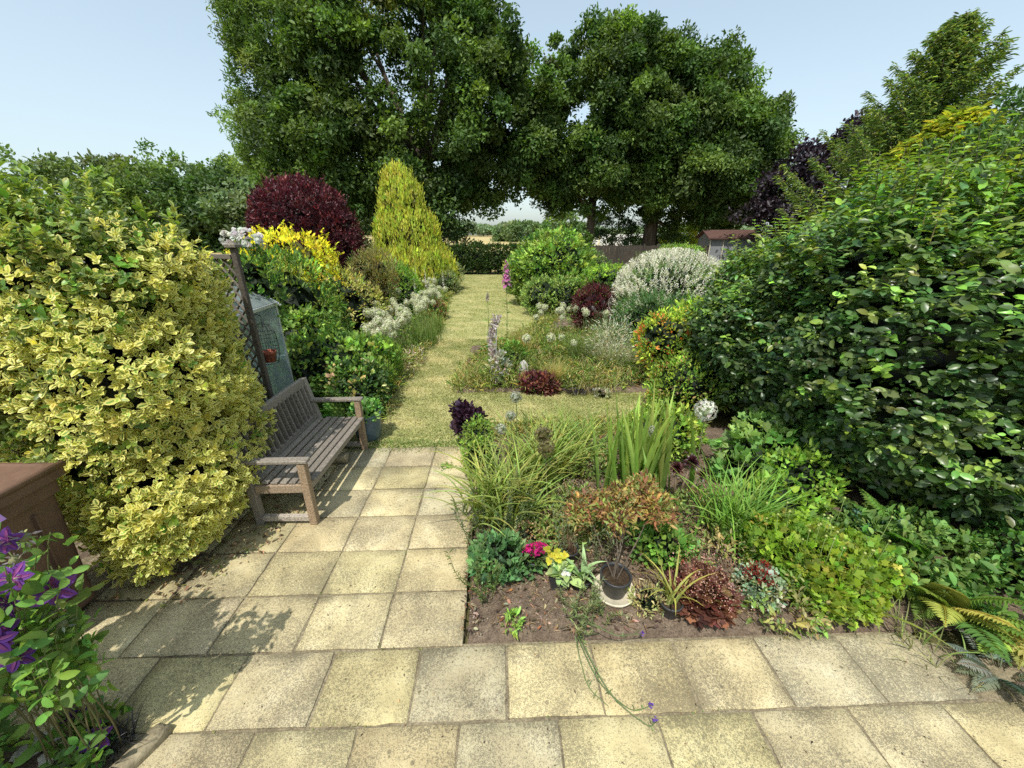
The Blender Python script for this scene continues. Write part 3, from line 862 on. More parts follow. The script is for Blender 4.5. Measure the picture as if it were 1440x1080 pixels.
for k in range(11):
    c = (U(-.09, .08), U(-.02, .05), U(.21, .30)); petals(g, c, (U(-.4, .4), -.7, .7), 5, .032, .026, (.62, .58, .06), 1.25)
g.build('bloom', M['petal'], t)
g = Geo(); petals(g, (.04, -.06, .17), (.2, -.8, .6), 6, .045, .032, (.8, .8, .8), 1.2); g.build('bloom', M['petal'], t)
t = thing('potted_plant', 'black pot of dried brown stems behind the lime yellow blooms', 'potted plant', (.44, 2.30, .012))
plain_pot(t, .075, .13)
g = Geo(); n = 60; blades(g, n, np.c_[U(-.04, .04, n), U(-.04, .04, n), np.full(n, .11)], U(0, 6.28, n), U(.08, .22, n), .004, U(0, .5, n), U(.6, 1.5, n), (.16, .10, .07), (.3, .2, .13)); g.build('foliage', M['soft'], t)
t = thing('potted_plant', 'black nursery pot with broad pale green strap leaves beside the saucer pot', 'potted plant', (.50, 2.06, .012))
plain_pot(t, .07, .10)
g = Geo(); n = 9; blades(g, n, np.c_[U(-.02, .02, n), U(-.02, .02, n), np.full(n, .08)], U(0, 6.28, n), U(.18, .28, n), .05, U(.1, .5, n), U(.7, 2.2, n), (.22, .33, .16), (.30, .42, .20), 7); g.build('foliage', M['leaf'], t)
t = thing('potted_plant', 'dark pot with yellowing strap leaves next to the red heuchera', 'potted plant', (1.06, 1.86, .012))
plain_pot(t, .075, .11)
g = Geo(); n = 16; blades(g, n, np.c_[U(-.03, .03, n), U(-.03, .03, n), np.full(n, .09)], U(0, 6.28, n), U(.2, .5, n), .02, U(.1, .7, n), U(.9, 2.4, n), (.22, .28, .08), (.42, .38, .09), 7)
shrub(g, [((-.13, .04, .07), (.11, .09, .07))], 60, 5, .03, .03, .01, [((.45, .40, .20), 1), ((.30, .32, .14), 1)], LANCE, core_s=.6)
g.build('foliage', M['soft'], t)
# white cup with purple basil
t = thing('potted_plant', 'cream bowl of bushy purple black leaves at the corner of bed and lawn', 'potted plant', (-.50, 4.12, 0))
g = Geo(); lathe(g, [(0, 0), (.07, 0), (.08, .02), (.135, .16), (.14, .18), (.13, .18), (.12, .16), (0, .15)], 32); g.build('pot', M['saucer'], t)
g = Geo(); shrub(g, [((-.02, 0, .30), (.15, .14, .15)), ((-.08, .02, .40), (.08, .08, .1)), ((-.15, .03, .45), (.04, .04, .05))], 130, 7, .05, .055, .032, [((.03, .013, .025), 3), ((.06, .03, .05), 1)], OVAL, core_s=.7); g.build('foliage', M['purple'], t)

# ------------------------------------------------------------------ LARGE SHRUBS NEAR THE CAMERA
DARK = (.010, .016, .006)
def stems(g, n, r, h, c=(.10, .08, .06), r0=.012, base=(0, 0)):
    for k in range(n):
        a = U(0, 6.28); q = U(.2, 1) * r
        tube(g, [(base[0] + .1 * r * math.cos(a), base[1] + .1 * r * math.sin(a), -.02), (base[0] + .5 * q * math.cos(a + .3), base[1] + .5 * q * math.sin(a + .3), h * .5), (base[0] + q * math.cos(a), base[1] + q * math.sin(a), h)], r0, r0 * .4, 6, c)

t = thing('variegated_hedge', 'big golden variegated evergreen hedge with green topped growth beside the bench', 'hedge', (-3.3, 2.78, 0))
BL = [((.36, .0, 1.12), (.80, .68, 1.14), 2.5), ((-.85, .1, 1.86), (1.1, .75, .76), 2.6), ((.26, .05, 1.94), (.80, .66, .66), 2.4), ((-.35, .0, 1.75), (.85, .66, .88), 2.6),
      ((-.9, .45, 1.9), (1.2, .7, .72), 2.5), ((.64, -.44, .42), (.43, .44, .44), 2.4), ((-1.1, .6, .8), (1.0, .5, .8), 2.5)]
g = Geo()
P, N = surf(BL, 14500, .06)
P -= N * (.20 * R.uniform(size=(len(P), 1)) ** 1.3)
lump = np.sin(P[:, 0] * 5.1 + 2 * np.sin(P[:, 2] * 3.3)) + np.sin(P[:, 2] * 6.3 + P[:, 1] * 5) ; P += N * (lump * .045)[:, None]
A = nrm(N * .8 + [0, -.05, .45] + .35 * rdir(len(P)))
gr = 1 / (1 + np.exp(-(P[:, 2] - 2.26 + .16 * np.sin(P[:, 0] * 3) + .22 * R.normal(size=len(P))) * 7)) * np.clip((1.05 - P[:, 0]) / .25, 0, 1)
hole = np.exp(-(((P[:, 0] + .15) / .45) ** 2 + ((P[:, 2] - 1.08) / .24) ** 2)) * (N[:, 1] < 0)
gr = np.clip(gr + hole + (R.uniform(size=len(P)) < .05), 0, 1)
cg = pal(len(P), [((.09, .17, .03), 1), ((.15, .22, .035), 1)], .25)
vy = np.where(R.uniform(size=len(P)) < gr, U(.0, .15, len(P)), U(.74, 1.0, len(P)))
cy = pal(len(P), [((.12, .19, .03), 3), ((.30, .31, .04), 1)], .25)
cc = np.where((vy < .3)[:, None], cg * .85, cy)
keep = ~((hole > .55) & (R.uniform(size=len(P)) < .6))
P, A, cc, vy = P[keep], A[keep], cc[keep], vy[keep]
E_ = OVAL; 
def vleaves(P, A, cc, vy, per, L, W, spread):
    n = len(P); A = nrm(A); t1 = nrm(np.cross(A, rdir(n))); t2 = np.cross(A, t1)
    k = np.tile(np.arange(per), n); Pi = np.repeat(np.arange(n), per)
    ph = k * 2.39996 + np.repeat(U(0, 6.28, n), per); th = spread[0] + (spread[1] - spread[0]) * (1 - k / (per - 1)) + .14 * R.normal(size=n * per)
    pr = t1[Pi] * np.cos(ph)[:, None] + t2[Pi] * np.sin(ph)[:, None]
    D = A[Pi] * np.cos(th)[:, None] + pr * np.sin(th)[:, None]; Nn = A[Pi] * np.sin(th)[:, None] - pr * np.cos(th)[:, None]
    b = P[Pi] + A[Pi] * ((k / per - .5) * .08)[:, None]
    s = np.exp(.18 * R.normal(size=n * per)) * (1 - .3 * k / per)
    g0 = g.n; i0 = len(g.uv)
    leaves(g, OVAL, b, D, Nn, L * s, W * s, cc[Pi] * np.exp(.18 * R.normal(size=(n * per, 1))))
    T = len(OVAL.u); uv = g.uv[i0]; uv[:, 1] = np.repeat(np.clip(vy[Pi] + .12 * R.normal(size=n * per), 0, 1), T)
vleaves(P, A, cc, vy, 7, .050, .031, (.35, 1.35))
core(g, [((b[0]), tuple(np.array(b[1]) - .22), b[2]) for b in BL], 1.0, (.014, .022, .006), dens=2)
# upright green shoots on top
n = 90; P2, N2 = surf(BL, 900, 1.9); P2 = P2[(N2[:, 2] > .5) & (P2[:, 0] < .95)][:n]
for p in P2:
    h = U(.08, .24); m = 5
    q = np.array([p + [0, 0, h * i / m] for i in range(m)])
    vleaves(q, np.tile([U(-.3, .3), U(-.3, .3), 1.], (m, 1)), pal(m, (.13, .22, .035), .15), np.full(m, U(0, .35)), 4, .07, .038, (.5, 1.2))
g.build('foliage', M['varieg'], t)
g = Geo(); stems(g, 14, .6, .7, base=(.3, 0)); g.build('stem', M['bark'], t)
g = Geo(); stems(g, 10, .6, .8, base=(-.8, .3)); g.build('stem', M['bark'], t)

t = thing('camellia_bush', 'large dark glossy leaved evergreen bush filling the right side of the garden', 'bush', (3.9, 3.7, 0))
BL = [((.22, .0, 1.42), (1.5, 1.6, 1.5), 2.5), ((-.12, 1.15, 1.12), (1.3, 1.25, 1.18), 2.4), ((1.3, -.4, 1.5), (1.3, 1.5, 1.5), 2.4), ((-.15, -.45, .75), (.95, .9, .72), 2.2)]
g = Geo()
n = 10500; P, N = surf(BL, n, .12)
P -= N * (.30 * R.uniform(size=(n, 1)) ** 1.5); 
lump = np.sin(P[:, 1] * 4.1 + 2 * np.sin(P[:, 2] * 3.3)) + np.sin(P[:, 2] * 5.3 + P[:, 0] * 4); P += N * (lump * .05)[:, None]
A = nrm(N * .8 + [0, 0, .35] + .6 * rdir(n))
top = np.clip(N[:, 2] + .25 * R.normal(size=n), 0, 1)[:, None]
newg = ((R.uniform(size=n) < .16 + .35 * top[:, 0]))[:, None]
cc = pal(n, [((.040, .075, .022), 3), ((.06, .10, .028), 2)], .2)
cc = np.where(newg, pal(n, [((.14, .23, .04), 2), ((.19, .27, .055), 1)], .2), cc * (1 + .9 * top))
# leaves alternate along short twigs and hang slightly
per = 8
Pi = np.repeat(np.arange(n), per); k = np.tile(np.arange(per), n)
t1 = nrm(np.cross(A, [0, 0, 1.]) + .2 * rdir(n))
side = np.where(k % 2 == 0, 1, -1)[:, None]
D = t1[Pi] * side * .9 + A[Pi] * .55 + [0, 0, -.22] + .5 * rdir(n * per)
Nn = np.array([0, 0, .8]) + .6 * N[Pi] + .6 * rdir(n * per)
b = P[Pi] + A[Pi] * ((k / per - .5) * .20)[:, None]
s = np.exp(.2 * R.normal(size=n * per))
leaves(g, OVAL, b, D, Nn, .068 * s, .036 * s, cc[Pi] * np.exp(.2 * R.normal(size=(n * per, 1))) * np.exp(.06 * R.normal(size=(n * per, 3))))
# tall shoots above the outline
P2, N2 = surf(BL, 900, 1.2); P2 = P2[N2[:, 2] > .35][:130]
for p in P2:
    h = U(.12, .42); m = int(5 + h * 20); a = nrm(np.array([U(-.35, .25), U(-.3, .3), 1.]))
    q = p + a * np.linspace(0, h, m)[:, None]
    tube(g, q, .004, .002, 4, (.12, .10, .04))
    ph = np.arange(m) * 2.6 + U(0, 6); D = np.stack([np.cos(ph), np.sin(ph), .25 + 0 * ph], 1)
    leaves(g, OVAL, q, D, np.tile([0, 0, 1.], (m, 1)) + .3 * rdir(m), U(.07, .1, m), U(.032, .045, m), pal(m, (.17, .26, .05), .2))
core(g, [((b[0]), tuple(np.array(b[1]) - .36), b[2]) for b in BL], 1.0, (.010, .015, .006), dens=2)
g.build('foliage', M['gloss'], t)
g = Geo()
for k in range(46):
    p = P[R.integers(n)]; q = p * [.55, .55, .6]
    tube(g, [q, (p + q) / 2 + rdir(1)[0] * .08, p + nrm(p - q) * .05], .012, .004, 5, (.20, .17, .13))
stems(g, 16, .9, .8); g.build('branch', M['bark'], t)

# ------------------------------------------------------------------ CLEMATIS in the left corner
t = thing('clematis', 'purple flowered clematis climbing in front of the brown bin', 'climber', (-2.0, 1.16, 0))
g = Geo(); nodes = []
for k in range(44):
    a = np.array([U(-.25, .05), U(-.15, .05), 0.0]); top = np.array([U(-.30, .27) if k > 6 else U(-.3, .05), U(-.16, .04), U(.85, 1.42) if k > 6 else U(.12, .28)])
    m1 = a * .6 + top * .4 + rdir(1)[0] * .09; m2 = a * .2 + top * .8 + rdir(1)[0] * .09
    ts = np.linspace(0, 1, 14)[:, None]
    q = (1 - ts) ** 3 * a + 3 * (1 - ts) ** 2 * ts * m1 + 3 * (1 - ts) * ts ** 2 * m2 + ts ** 3 * top
    q[:, 2] = np.maximum(q[:, 2], .01)
    tube(g, q, .0035, .002, 5, (.13, .10, .05), (.12, .17, .05)); nodes += list(q[6:] if k > 6 else q[3:])
g.build('stem', M['stem'], t)
nodes = np.array(nodes); n = len(nodes)
g = Geo(); rosettes(g, nodes + .05 * rdir(n), nrm(rdir(n) + [0, -.2, .7]), 3, .062, .034, pal(n, [((.13, .23, .045), 2), ((.08, .15, .035), 2)], .2), OVAL, (.9, 1.5), .03)
g.build('foliage', M['leaf'], t)
def flower(par, c, ax, r, cA, cB, n=6, th=1.25):
    g = Geo(); c = np.array(c, float); ax = nrm(np.array(ax, float))
    t1 = nrm(np.cross(ax, [.2, .3, 1.])); t2 = np.cross(ax, t1)
    ph = np.arange(n) * 2 * PI / n + U(0, 6); tt = th + .16 * R.normal(size=n)
    pr = t1 * np.cos(ph)[:, None] + t2 * np.sin(ph)[:, None]
    D = ax * np.cos(tt)[:, None] + pr * np.sin(tt)[:, None]; N = ax * np.sin(tt)[:, None] - pr * np.cos(tt)[:, None]
    for s, w, cl in ((1, 1, cA), (1, .34, cB)):
        leaves(g, OVAL, c + N * (.0015 if w < 1 else 0), D, N, r * (1 if w == 1 else .93), r * .60 * w, np.array(cl) * np.exp(.12 * R.normal(size=(n, 1))))
    P, Nn = surf([(tuple(c + ax * .008), (.012, .012, .012))], 24, -9); leaves(g, DIAM, P, Nn, rdir(24), .014, .004, (.55, .55, .35))
    return g.build('flower', M['petal'], par)
PU, PV = (.21, .075, .40), (.40, .11, .34)
for c, ax, r, v in (((.06, -.16, 1.00), (.35, -.8, .45), .080, 0), ((-.02, -.16, .95), (.2, -.7, .6), .08, 0), ((.08, -.18, 1.19), (.1, -.8, .5), .085, 1), ((.19, -.04, 1.09), (.6, -.7, .1), .075, 0),
                    ((.17, -.13, 1.50), (.5, -.5, .6), .085, 2), ((.16, -.06, 1.36), (.3, -.8, .2), .055, 0), ((.13, -.12, 1.12), (-.1, -.9, .2), .06, 1), ((.00, -.06, .14), (.4, -.6, .7), .075, 0), ((-.12, .0, .23), (.6, -.5, -.3), .06, 1), ((.05, -.12, 1.27), (.1, -.8, .3), .06, 0), ((.12, -.20, 1.03), (.5, -.8, .3), .07, 1), ((.02, -.2, 1.12), (.2, -.9, .4), .075, 0), ((-.03, -.18, 1.35), (.4, -.7, .5), .075, 2), ((.16, -.1, 1.22), (.5, -.7, .4), .06, 0), ((.09, -.16, .88), (.4, -.8, .3), .06, 1)):
    flower(t, c, ax, r, [PU, (.10, .035, .22), (.36, .22, .55)][v], [PV, (.2, .06, .2), (.5, .25, .5)][v])
for c in ((.19, -.04, 1.35), (.14, -.06, 1.26), (.16, -.06, .98), (.17, -.06, .92), (.05, -.1, .9)):
    g = Geo(); c = np.array(c); sphere(g, c, .018, (.35, .36, .18), 8, 6, .1); P, N = surf([(tuple(c), (.02, .02, .022))], 20, -9); leaves(g, LANCE, P, N + .4 * rdir(20), rdir(20), .03, .01, pal(20, [((.45, .42, .40), 1), ((.35, .36, .18), 1)])); g.build('seed_head', M['petal'], t)

# corner bits: black grass, stones, edging
t = thing('black_grass', 'clump of black strappy grass in the bottom left corner beside the paving', 'ornamental grass', (-2.02, 1.12, 0))
g = Geo(); n = 170; blades(g, n, np.c_[U(-.16, .10, n), U(-.12, .07, n), np.zeros(n)], U(0, 6.28, n), U(.10, .24, n), .007, U(.2, .8, n), U(1.2, 2.3, n), (.02, .02, .02), (.035, .03, .035), 6); g.build('foliage', M['gloss'], t)
t = thing('green_shrub', 'sprawling fresh green leafy plant at the extreme bottom left under the clematis', 'plant', (-2.75, .95, 0))
g = Geo(); shrub(g, [((0, 0, .12), (.42, .20, .20)), ((-.3, .2, .2), (.35, .25, .25))], 150, 6, .07, .06, .035, [((.14, .25, .05), 2), ((.07, .13, .03), 2)], OVAL, core_s=0, rnd=1.0); g.build('foliage', M['leaf'], t)
g = Geo(); n = 60; blades(g, n, np.c_[U(-.4, .3, n), U(-.1, .35, n), np.zeros(n)], U(0, 6.28, n), U(.15, .4, n), .003, U(.3, 1.0, n), U(1.2, 2.0, n), (.30, .24, .15), (.34, .28, .18), 5); g.build('dry_stem', M['soft'], t)

def rock(name, lab, cat, loc, r, rz, mat='stone', c=(1, 1, 1), tilt=0, nz=.09, e=3.2):
    g = Geo(); nu, nv = 18, 12
    sphere(g, (0, 0, 0), (1, 1, 1), c, nu, nv)
    v = g.v[0]; d = nrm(v)
    d = d * ((np.abs(d) ** e).sum(1, keepdims=True)) ** (-1 / e)
    k = 1 + nz * (np.sin(d[:, :1] * 4 + U(0, 6)) * np.sin(d[:, 1:2] * 5 + U(0, 6)) + np.sin(d[:, 2:] * 6 + U(0, 6)) * .7 + .35 * R.normal(size=(len(d), 1)) * .6)
    g.v[0] = d * k * np.array(r)
    o = g.build(name, M[mat]); o.location = loc; o.rotation_euler = (tilt, 0, rz); tag(o, lab, cat); return o
rock('stone', 'long slim grey stone leaning in the bottom left corner', 'stone', (-2.33, 1.15, .035), (.115, .036, .032), .85)
rock('stone', 'pale rounded flat stone beside the slim grey stone in the corner', 'stone', (-2.20, 1.10, .03), (.085, .042, .03), .65, c=(1.3, 1.3, 1.25))
rock('stone', 'small rough tan stone in front of the black grass', 'stone', (-2.10, 1.17, .025), (.04, .03, .03), .3, 'edgestone')
rock('edging_stone', 'rough narrow concrete edging strip along the bottom left paving', 'edging stone', (-1.865, 1.03, .0), (.045, .20, .05), -.40, 'edgestone', nz=.03, e=9)
o = rock('brick', 'old pale brick lying under the far end of the bench', 'brick', (-1.95, 3.72, .05), (.11, .055, .045), .1, 'edgestone', nz=.02, e=8)

# ------------------------------------------------------------------ FRONT BED PLANTS
def plant(name, label, cat, loc, foliage=None, mat='leaf', group=None, rz=0, pname='foliage'):
    t = thing(name, label, cat, loc, rz, group)
    if foliage is not None:
        g = Geo(); foliage(g); g.build(pname, M[mat], t)
    return t
def strap(g, n, sp, L, W, p0, p1, cb, ct, segs=7, fold=.25):
    blades(g, n, np.c_[R.normal(size=(n, 2)) * sp, np.zeros(n)], U(0, 6.28, n), U(*L, n), U(*W, n), U(*p0, n), U(*p1, n), pal(n, cb, .15), pal(n, ct, .15), segs, fold=fold)

def f(g):
    strap(g, 260, .14, (.42, .88), (.019, .030), (.05, .55), (.9, 2.0), [((.13, .21, .05), 1)], [((.26, .33, .08), 1), ((.34, .36, .09), 1)])
plant('daylily', 'arching yellow green strap leaved clump at the left middle of the front bed', 'perennial', (-.10, 2.82, .01), f, 'soft')
plant('daylily', 'lime green arching strap clump behind the dried allium heads by the lawn', 'perennial', (.32, 3.35, .01), f, 'soft')
def f(g): strap(g, 190, .14, (.40, .78), (.017, .027), (.05, .6), (.9, 2.1), [((.10, .18, .04), 1)], [((.24, .33, .07), 1)])
plant('daylily', 'loose arching grassy clump at the back of the front bed left of the sword leaves', 'perennial', (.62, 3.75, .01), f, 'soft')
def f(g):
    n = 85
    blades(g, n, np.c_[R.normal(size=(n, 2)) * [.17, .10], np.zeros(n)], U(0, 6.28, n), U(.6, 1.18, n), U(.046, .072, n), U(.0, .26, n), U(.05, .55, n), pal(n, (.12, .20, .045), .15), pal(n, [((.18, .27, .055), 3), ((.26, .33, .08), 1)], .15), 6, fold=.18, taper=2.2)
plant('sword_plant', 'tall upright clump of broad sword shaped green leaves in the front bed', 'perennial', (1.22, 3.15, .01), f, 'leaf')
def f(g): strap(g, 170, .10, (.40, .78), (.018, .028), (.05, .5), (.5, 1.7), [((.07, .15, .025), 1)], [((.13, .24, .04), 2), ((.20, .30, .06), 1)])
plant('daylily', 'dense bright green strap leaved clump right of the dark rosettes', 'perennial', (1.85, 2.55, .01), f, 'leaf')
def f(g):
    for c, s in (((-.05, 0, .40), 1), ((.10, .04, .44), 1.1), ((.17, -.05, .36), .8)):
        n = 1; rosettes(g, np.array([c]), np.array([[U(-.3, .3), -.35, 1.]]), 34, .075 * s, .03 * s, pal(1, (.035, .010, .014), .1), OVAL, (.1, 1.6), .015, .1)
t = plant('aeonium', 'dark maroon black succulent rosettes beside the sword leaved clump', 'succulent', (1.55, 2.98, .01), f, 'gloss', pname='rosette')
g = Geo(); tube(g, [(-.02, 0, 0), (-.05, 0, .40)], .012, .01, 6, (.2, .15, .1)); tube(g, [(0, 0, 0), (.10, .04, .44)], .012, .01, 6, (.2, .15, .1)); tube(g, [(.02, 0, 0), (.17, -.05, .36)], .01, .008, 6, (.2, .15, .1)); g.build('stem', M['stem'], t)
def f(g): shrub(g, [((0, 0, .08), (.18, .15, .12))], 170, 5, .05, .055, .05, [((.12, .045, .03), 3), ((.09, .04, .03), 2), ((.24, .11, .05), 1), ((.2, .16, .06), .7)], LOBE5, out=.7, up=.2, rnd=.5, flat=.9, core_s=.7, core_c=(.02, .008, .006))
t = plant('heuchera', 'red brown lobed leaf clump with faded flower sprays at the front of the bed', 'perennial', (1.30, 1.93, .01), f, 'purple')
g = Geo()
for k in range(30):
    a = U(0, 6.28); r = U(.05, .24); top = np.array([r * math.cos(a), r * math.sin(a), U(.2, .36)])
    tube(g, [(0, 0, .08), top * [.5, .5, .8], top], .002, .0012, 4, (.25, .13, .10)); n = 30
    P = top + R.normal(size=(n, 3)) * [.045, .045, .05]; leaves(g, DIAM, P, rdir(n), rdir(n), .011, .009, pal(n, [((.42, .26, .20), 2), ((.30, .14, .10), 1)]))
g.build('flower_spray', M['soft'], t)
def f(g):
    shrub(g, [((0, 0, .10), (.14, .13, .13))], 130, 8, .022, .024, .016, [((.16, .22, .14), 2), ((.25, .30, .20), 1)], OVAL, core_s=.85, core_c=(.05, .06, .04))
t = plant('sedum', 'rounded grey green sedum with a red tinted top right of the red heuchera', 'succulent', (1.72, 1.98, .01), f, 'leaf')
g = Geo(); shrub(g, [((0, .02, .20), (.10, .09, .045))], 70, 7, .02, .016, .010, [((.34, .05, .04), 2), ((.22, .08, .05), 1)], HEX, core_s=.6, core_c=(.1, .03, .02)); g.build('flower_head', M['petal'], t)
def f(g):
    shrub(g, [((0, 0, .12), (.33, .25, .20)), ((-.12, .22, .18), (.3, .25, .22)), ((.28, .14, .12), (.25, .22, .18))], 560, 6, .055, .043, .040, [((.20, .30, .03), 3), ((.13, .23, .03), 2), ((.27, .33, .05), 1)], LOBE5, out=.4, up=.5, rnd=.6, flat=1.0, core_s=.75, core_c=(.03, .05, .01))
t = plant('golden_feverfew', 'bright lime green lobed leaf mound spilling onto the paving edge', 'perennial', (2.22, 2.02, .01), f, 'soft')
g = Geo()
for k in range(26):
    a, r = U(0, 6.28), U(0, .45); q = np.array([r * math.cos(a), .15 + r * .7 * math.sin(a), U(.38, .56)])
    tube(g, [q * [.8, .8, .2], q * [.95, .95, .7], q], .0025, .0015, 4, (.2, .28, .08)); sphere(g, q, .009, (.35, .40, .12), 6, 5)
g.build('flower_stem', M['stem'], t)
def f(g):
    shrub(g, [((0, 0, .22), (.30, .26, .22)), ((.3, .25, .30), (.3, .3, .26))], 150, 6, .07, .05, .045, [((.12, .22, .03), 2), ((.18, .28, .04), 1)], LOBE3, core_s=.7)
plant('green_perennial', 'mid green leafy patch behind the lime mound under the big dark bush', 'perennial', (2.35, 2.75, 0), f, 'leaf')

def fern(g, nf, L, cols, wid=.16, up=(.35, 1.0), az=(0, 6.28), pin=22, base=.05):
    for k in range(nf):
        a = U(*az); l = L * U(.75, 1.15); p0 = U(*up); p1 = p0 + U(.5, 1.1); c = pal(1, cols, .18)[0]
        m = 16; pos = np.array([math.cos(a) * base, math.sin(a) * base, .0]); pts = [pos.copy()]
        h = np.array([math.cos(a), math.sin(a), 0])
        for i in range(m):
            ph = p0 + (p1 - p0) * (i / m) ** 1.3; pos = pos + (h * math.sin(ph) + np.array([0, 0, math.cos(ph)])) * l / m; pos[2] = max(pos[2], .015); pts.append(pos.copy())
        pts = np.array(pts); tube(g, pts, .004, .0015, 4, c * [1.2, .9, .7])
        tt = np.linspace(.14, .99, pin); q = np.stack([np.interp(tt, np.linspace(0, 1, m + 1), pts[:, j]) for j in range(3)], 1)
        tg = nrm(np.gradient(q, axis=0)); s0 = np.array([-math.sin(a), math.cos(a), 0]); N = nrm(np.cross(tg, s0)); N *= np.sign(N[:, 2:] + 1e-6)
        prof = np.sin(np.clip(tt * 1.05, 0, 1) ** .7 * PI) ** .8 * .95 + .06
        for s in (-1, 1):
            leaves(g, LANCE, q, s0 * s + tg * .38 + .08 * rdir(pin) - [0, 0, .12], N, wid * prof * l / .6, l * .047, np.tile(c, (pin, 1)) * np.exp(.1 * R.normal(size=(pin, 1))))
def f(g): fern(g, 17, .50, [((.20, .28, .05), 2), ((.11, .19, .035), 2), ((.30, .32, .07), 1)], .13, (.35, 1.05), (1.6, 5.6))
plant('fern', 'big yellow green fern with arching fronds at the right end of the paving', 'fern', (2.95, 1.95, .0), f, 'soft')
def f(g): fern(g, 12, .6, [((.05, .10, .02), 2), ((.09, .15, .03), 1)], .13, (.3, 1.0))
plant('fern', 'dark shaded fern under the glossy bush behind the yellow green fern', 'fern', (3.15, 2.35, .0), f, 'leaf')
def f(g): fern(g, 18, .26, [((.13, .17, .13), 2), ((.09, .12, .08), 2), ((.20, .23, .19), 1)], .12, (.6, 1.2), (.5, 5.8), 18)
plant('painted_fern', 'small silvery grey fern on the soil at the far right of the paving', 'fern', (2.86, 1.48, .0), f, 'soft')
def f(g): fern(g, 10, .42, [((.22, .30, .05), 2), ((.30, .33, .07), 1)], .12, (.7, 1.2), (2.0, 5.2), 24)
plant('fern', 'light green drooping fern fronds at the right picture edge by the silvery fern', 'fern', (3.25, 1.72, .0), f, 'soft')
def f(g): strap(g, 9, .03, (.4, .6), (.02, .03), (.5, .9), (1.2, 2.0), [((.14, .22, .04), 1)], [((.28, .36, .08), 1)])
plant('strap_plant', 'few long lime strap leaves lying over the paving beside the fern', 'perennial', (2.42, 1.86, .0), f, 'soft')
def f(g):
    P = np.c_[U(-.14, .14, 12), U(-.1, .1, 12), U(.10, .22, 12)]; rosettes(g, P, nrm(np.c_[U(-.4, .4, 12), U(-.6, 0, 12), np.ones(12)]), 3, .17, .085, pal(12, [((.10, .17, .12), 2), ((.05, .10, .06), 1)], .2), OVAL, (.5, 1.2))
plant('lungwort', 'spotted silver green broad leaves in the shade below the big dark bush', 'perennial', (2.95, 2.48, 0), f, 'leaf')
def f(g): shrub(g, [((0, 0, .2), (.35, .3, .25))], 170, 6, .06, .04, .028, [((.06, .14, .03), 2), ((.12, .22, .05), 1)], OVAL, core_s=.75)
plant('green_perennial', 'small fresh green bushy plant right of the ferns at the picture edge', 'perennial', (3.75, 2.05, 0), f, 'leaf')
def f(g): shrub(g, [((0, 0, .25), (.35, .35, .25)), ((.35, .3, .3), (.35, .3, .3))], 120, 5, .08, .085, .08, [((.12, .22, .06), 2), ((.19, .30, .09), 1)], LOBE5, flat=1.1, core_s=.7)
plant('anemone', 'pale green broad lobed leaves at the left foot of the big dark bush', 'perennial', (2.45, 3.35, 0), f, 'leaf')
def f(g): shrub(g, [((0, 0, .13), (.2, .17, .15)), ((.18, .0, .08), (.12, .12, .1))], 150, 5, .04, .045, .042, [((.07, .15, .055), 2), ((.12, .21, .08), 1)], LOBE3, flat=.9, core_s=.7)
t = plant('columbine', 'blue green lobed leaf clump left of the magenta pot', 'perennial', (-.10, 2.22, .0), f, 'leaf')
def f(g): shrub(g, [((0, 0, .07), (.12, .11, .09))], 90, 6, .025, .018, .013, [((.30, .16, .11), 1), ((.34, .33, .15), 2)], OVAL, core_s=.8)
plant('sedum', 'low pinkish cream speckled cushion behind the magenta pot', 'succulent', (.12, 2.50, .0), f, 'leaf')
def weed(g, n, h, cl, lean=.25, sp=.07):
    for k in range(n):
        a = U(0, 6.28); b = np.array([U(-sp, sp), U(-sp, sp), 0]); top = b + np.array([U(-lean, lean), U(-lean, lean), 1]) * h * U(.6, 1.1)
        q = b + (top - b) * np.linspace(0, 1, 12)[:, None] + np.array([math.cos(a), math.sin(a), 0]) * (.05 * np.sin(np.linspace(0, PI, 12)))[:, None]
        tube(g, q, .0035, .0015, 4, np.array(cl) * .8); m = 3
        for p in q[2:]:
            ph = U(0, 6.28, m); D = np.stack([np.cos(ph), np.sin(ph), 0 * ph + .8], 1); leaves(g, LANCE, np.tile(p, (m, 1)), D, np.tile([0, 0, 1.], (m, 1)) + .4 * rdir(m), U(.025, .05, m), U(.005, .009, m), pal(m, cl))
def f(g): weed(g, 9, .42, (.12, .17, .05), .35)
plant('willowherb', 'thin tall weedy stems on the left front corner of the bed by the path', 'weed', (-.20, 1.98, .0), f, 'soft')
def f(g): weed(g, 14, .55, (.14, .18, .09), .4, .16)
plant('wispy_perennial', 'wispy grey green upright stems in front of the left arching clump', 'perennial', (-.22, 2.55, .0), f, 'soft')
def f(g): weed(g, 10, .62, (.15, .19, .09), .5, .14)
plant('wispy_perennial', 'tall thin bare wiry stems rising behind the black saucer pot', 'perennial', (.55, 2.25, .0), f, 'soft')
def f(g): weed(g, 16, .26, (.19, .23, .10), .9, .1)
plant('wispy_perennial', 'low feathery stems between the saucer pot and the paving', 'perennial', (.52, 1.80, .0), f, 'soft')
def f(g): shrub(g, [((0, 0, .03), (.05, .05, .04))], 14, 5, .025, .04, .014, (.17, .28, .06), LANCE, core_s=0)
plant('seedling', 'tiny bright green seedling on the bare soil near the path', 'weed', (.0, 1.76, .01), f, 'leaf')
def f(g): shrub(g, [((0, 0, .25), (.16, .22, .26)), ((.03, -.25, .2), (.15, .2, .2))], 210, 6, .05, .032, .018, [((.18, .26, .05), 2), ((.10, .17, .03), 2)], HEX, core_s=.7)
plant('green_perennial', 'bright green bushy edge plant under the purple black leaves by the path', 'perennial', (-.38, 3.72, .0), f, 'leaf')
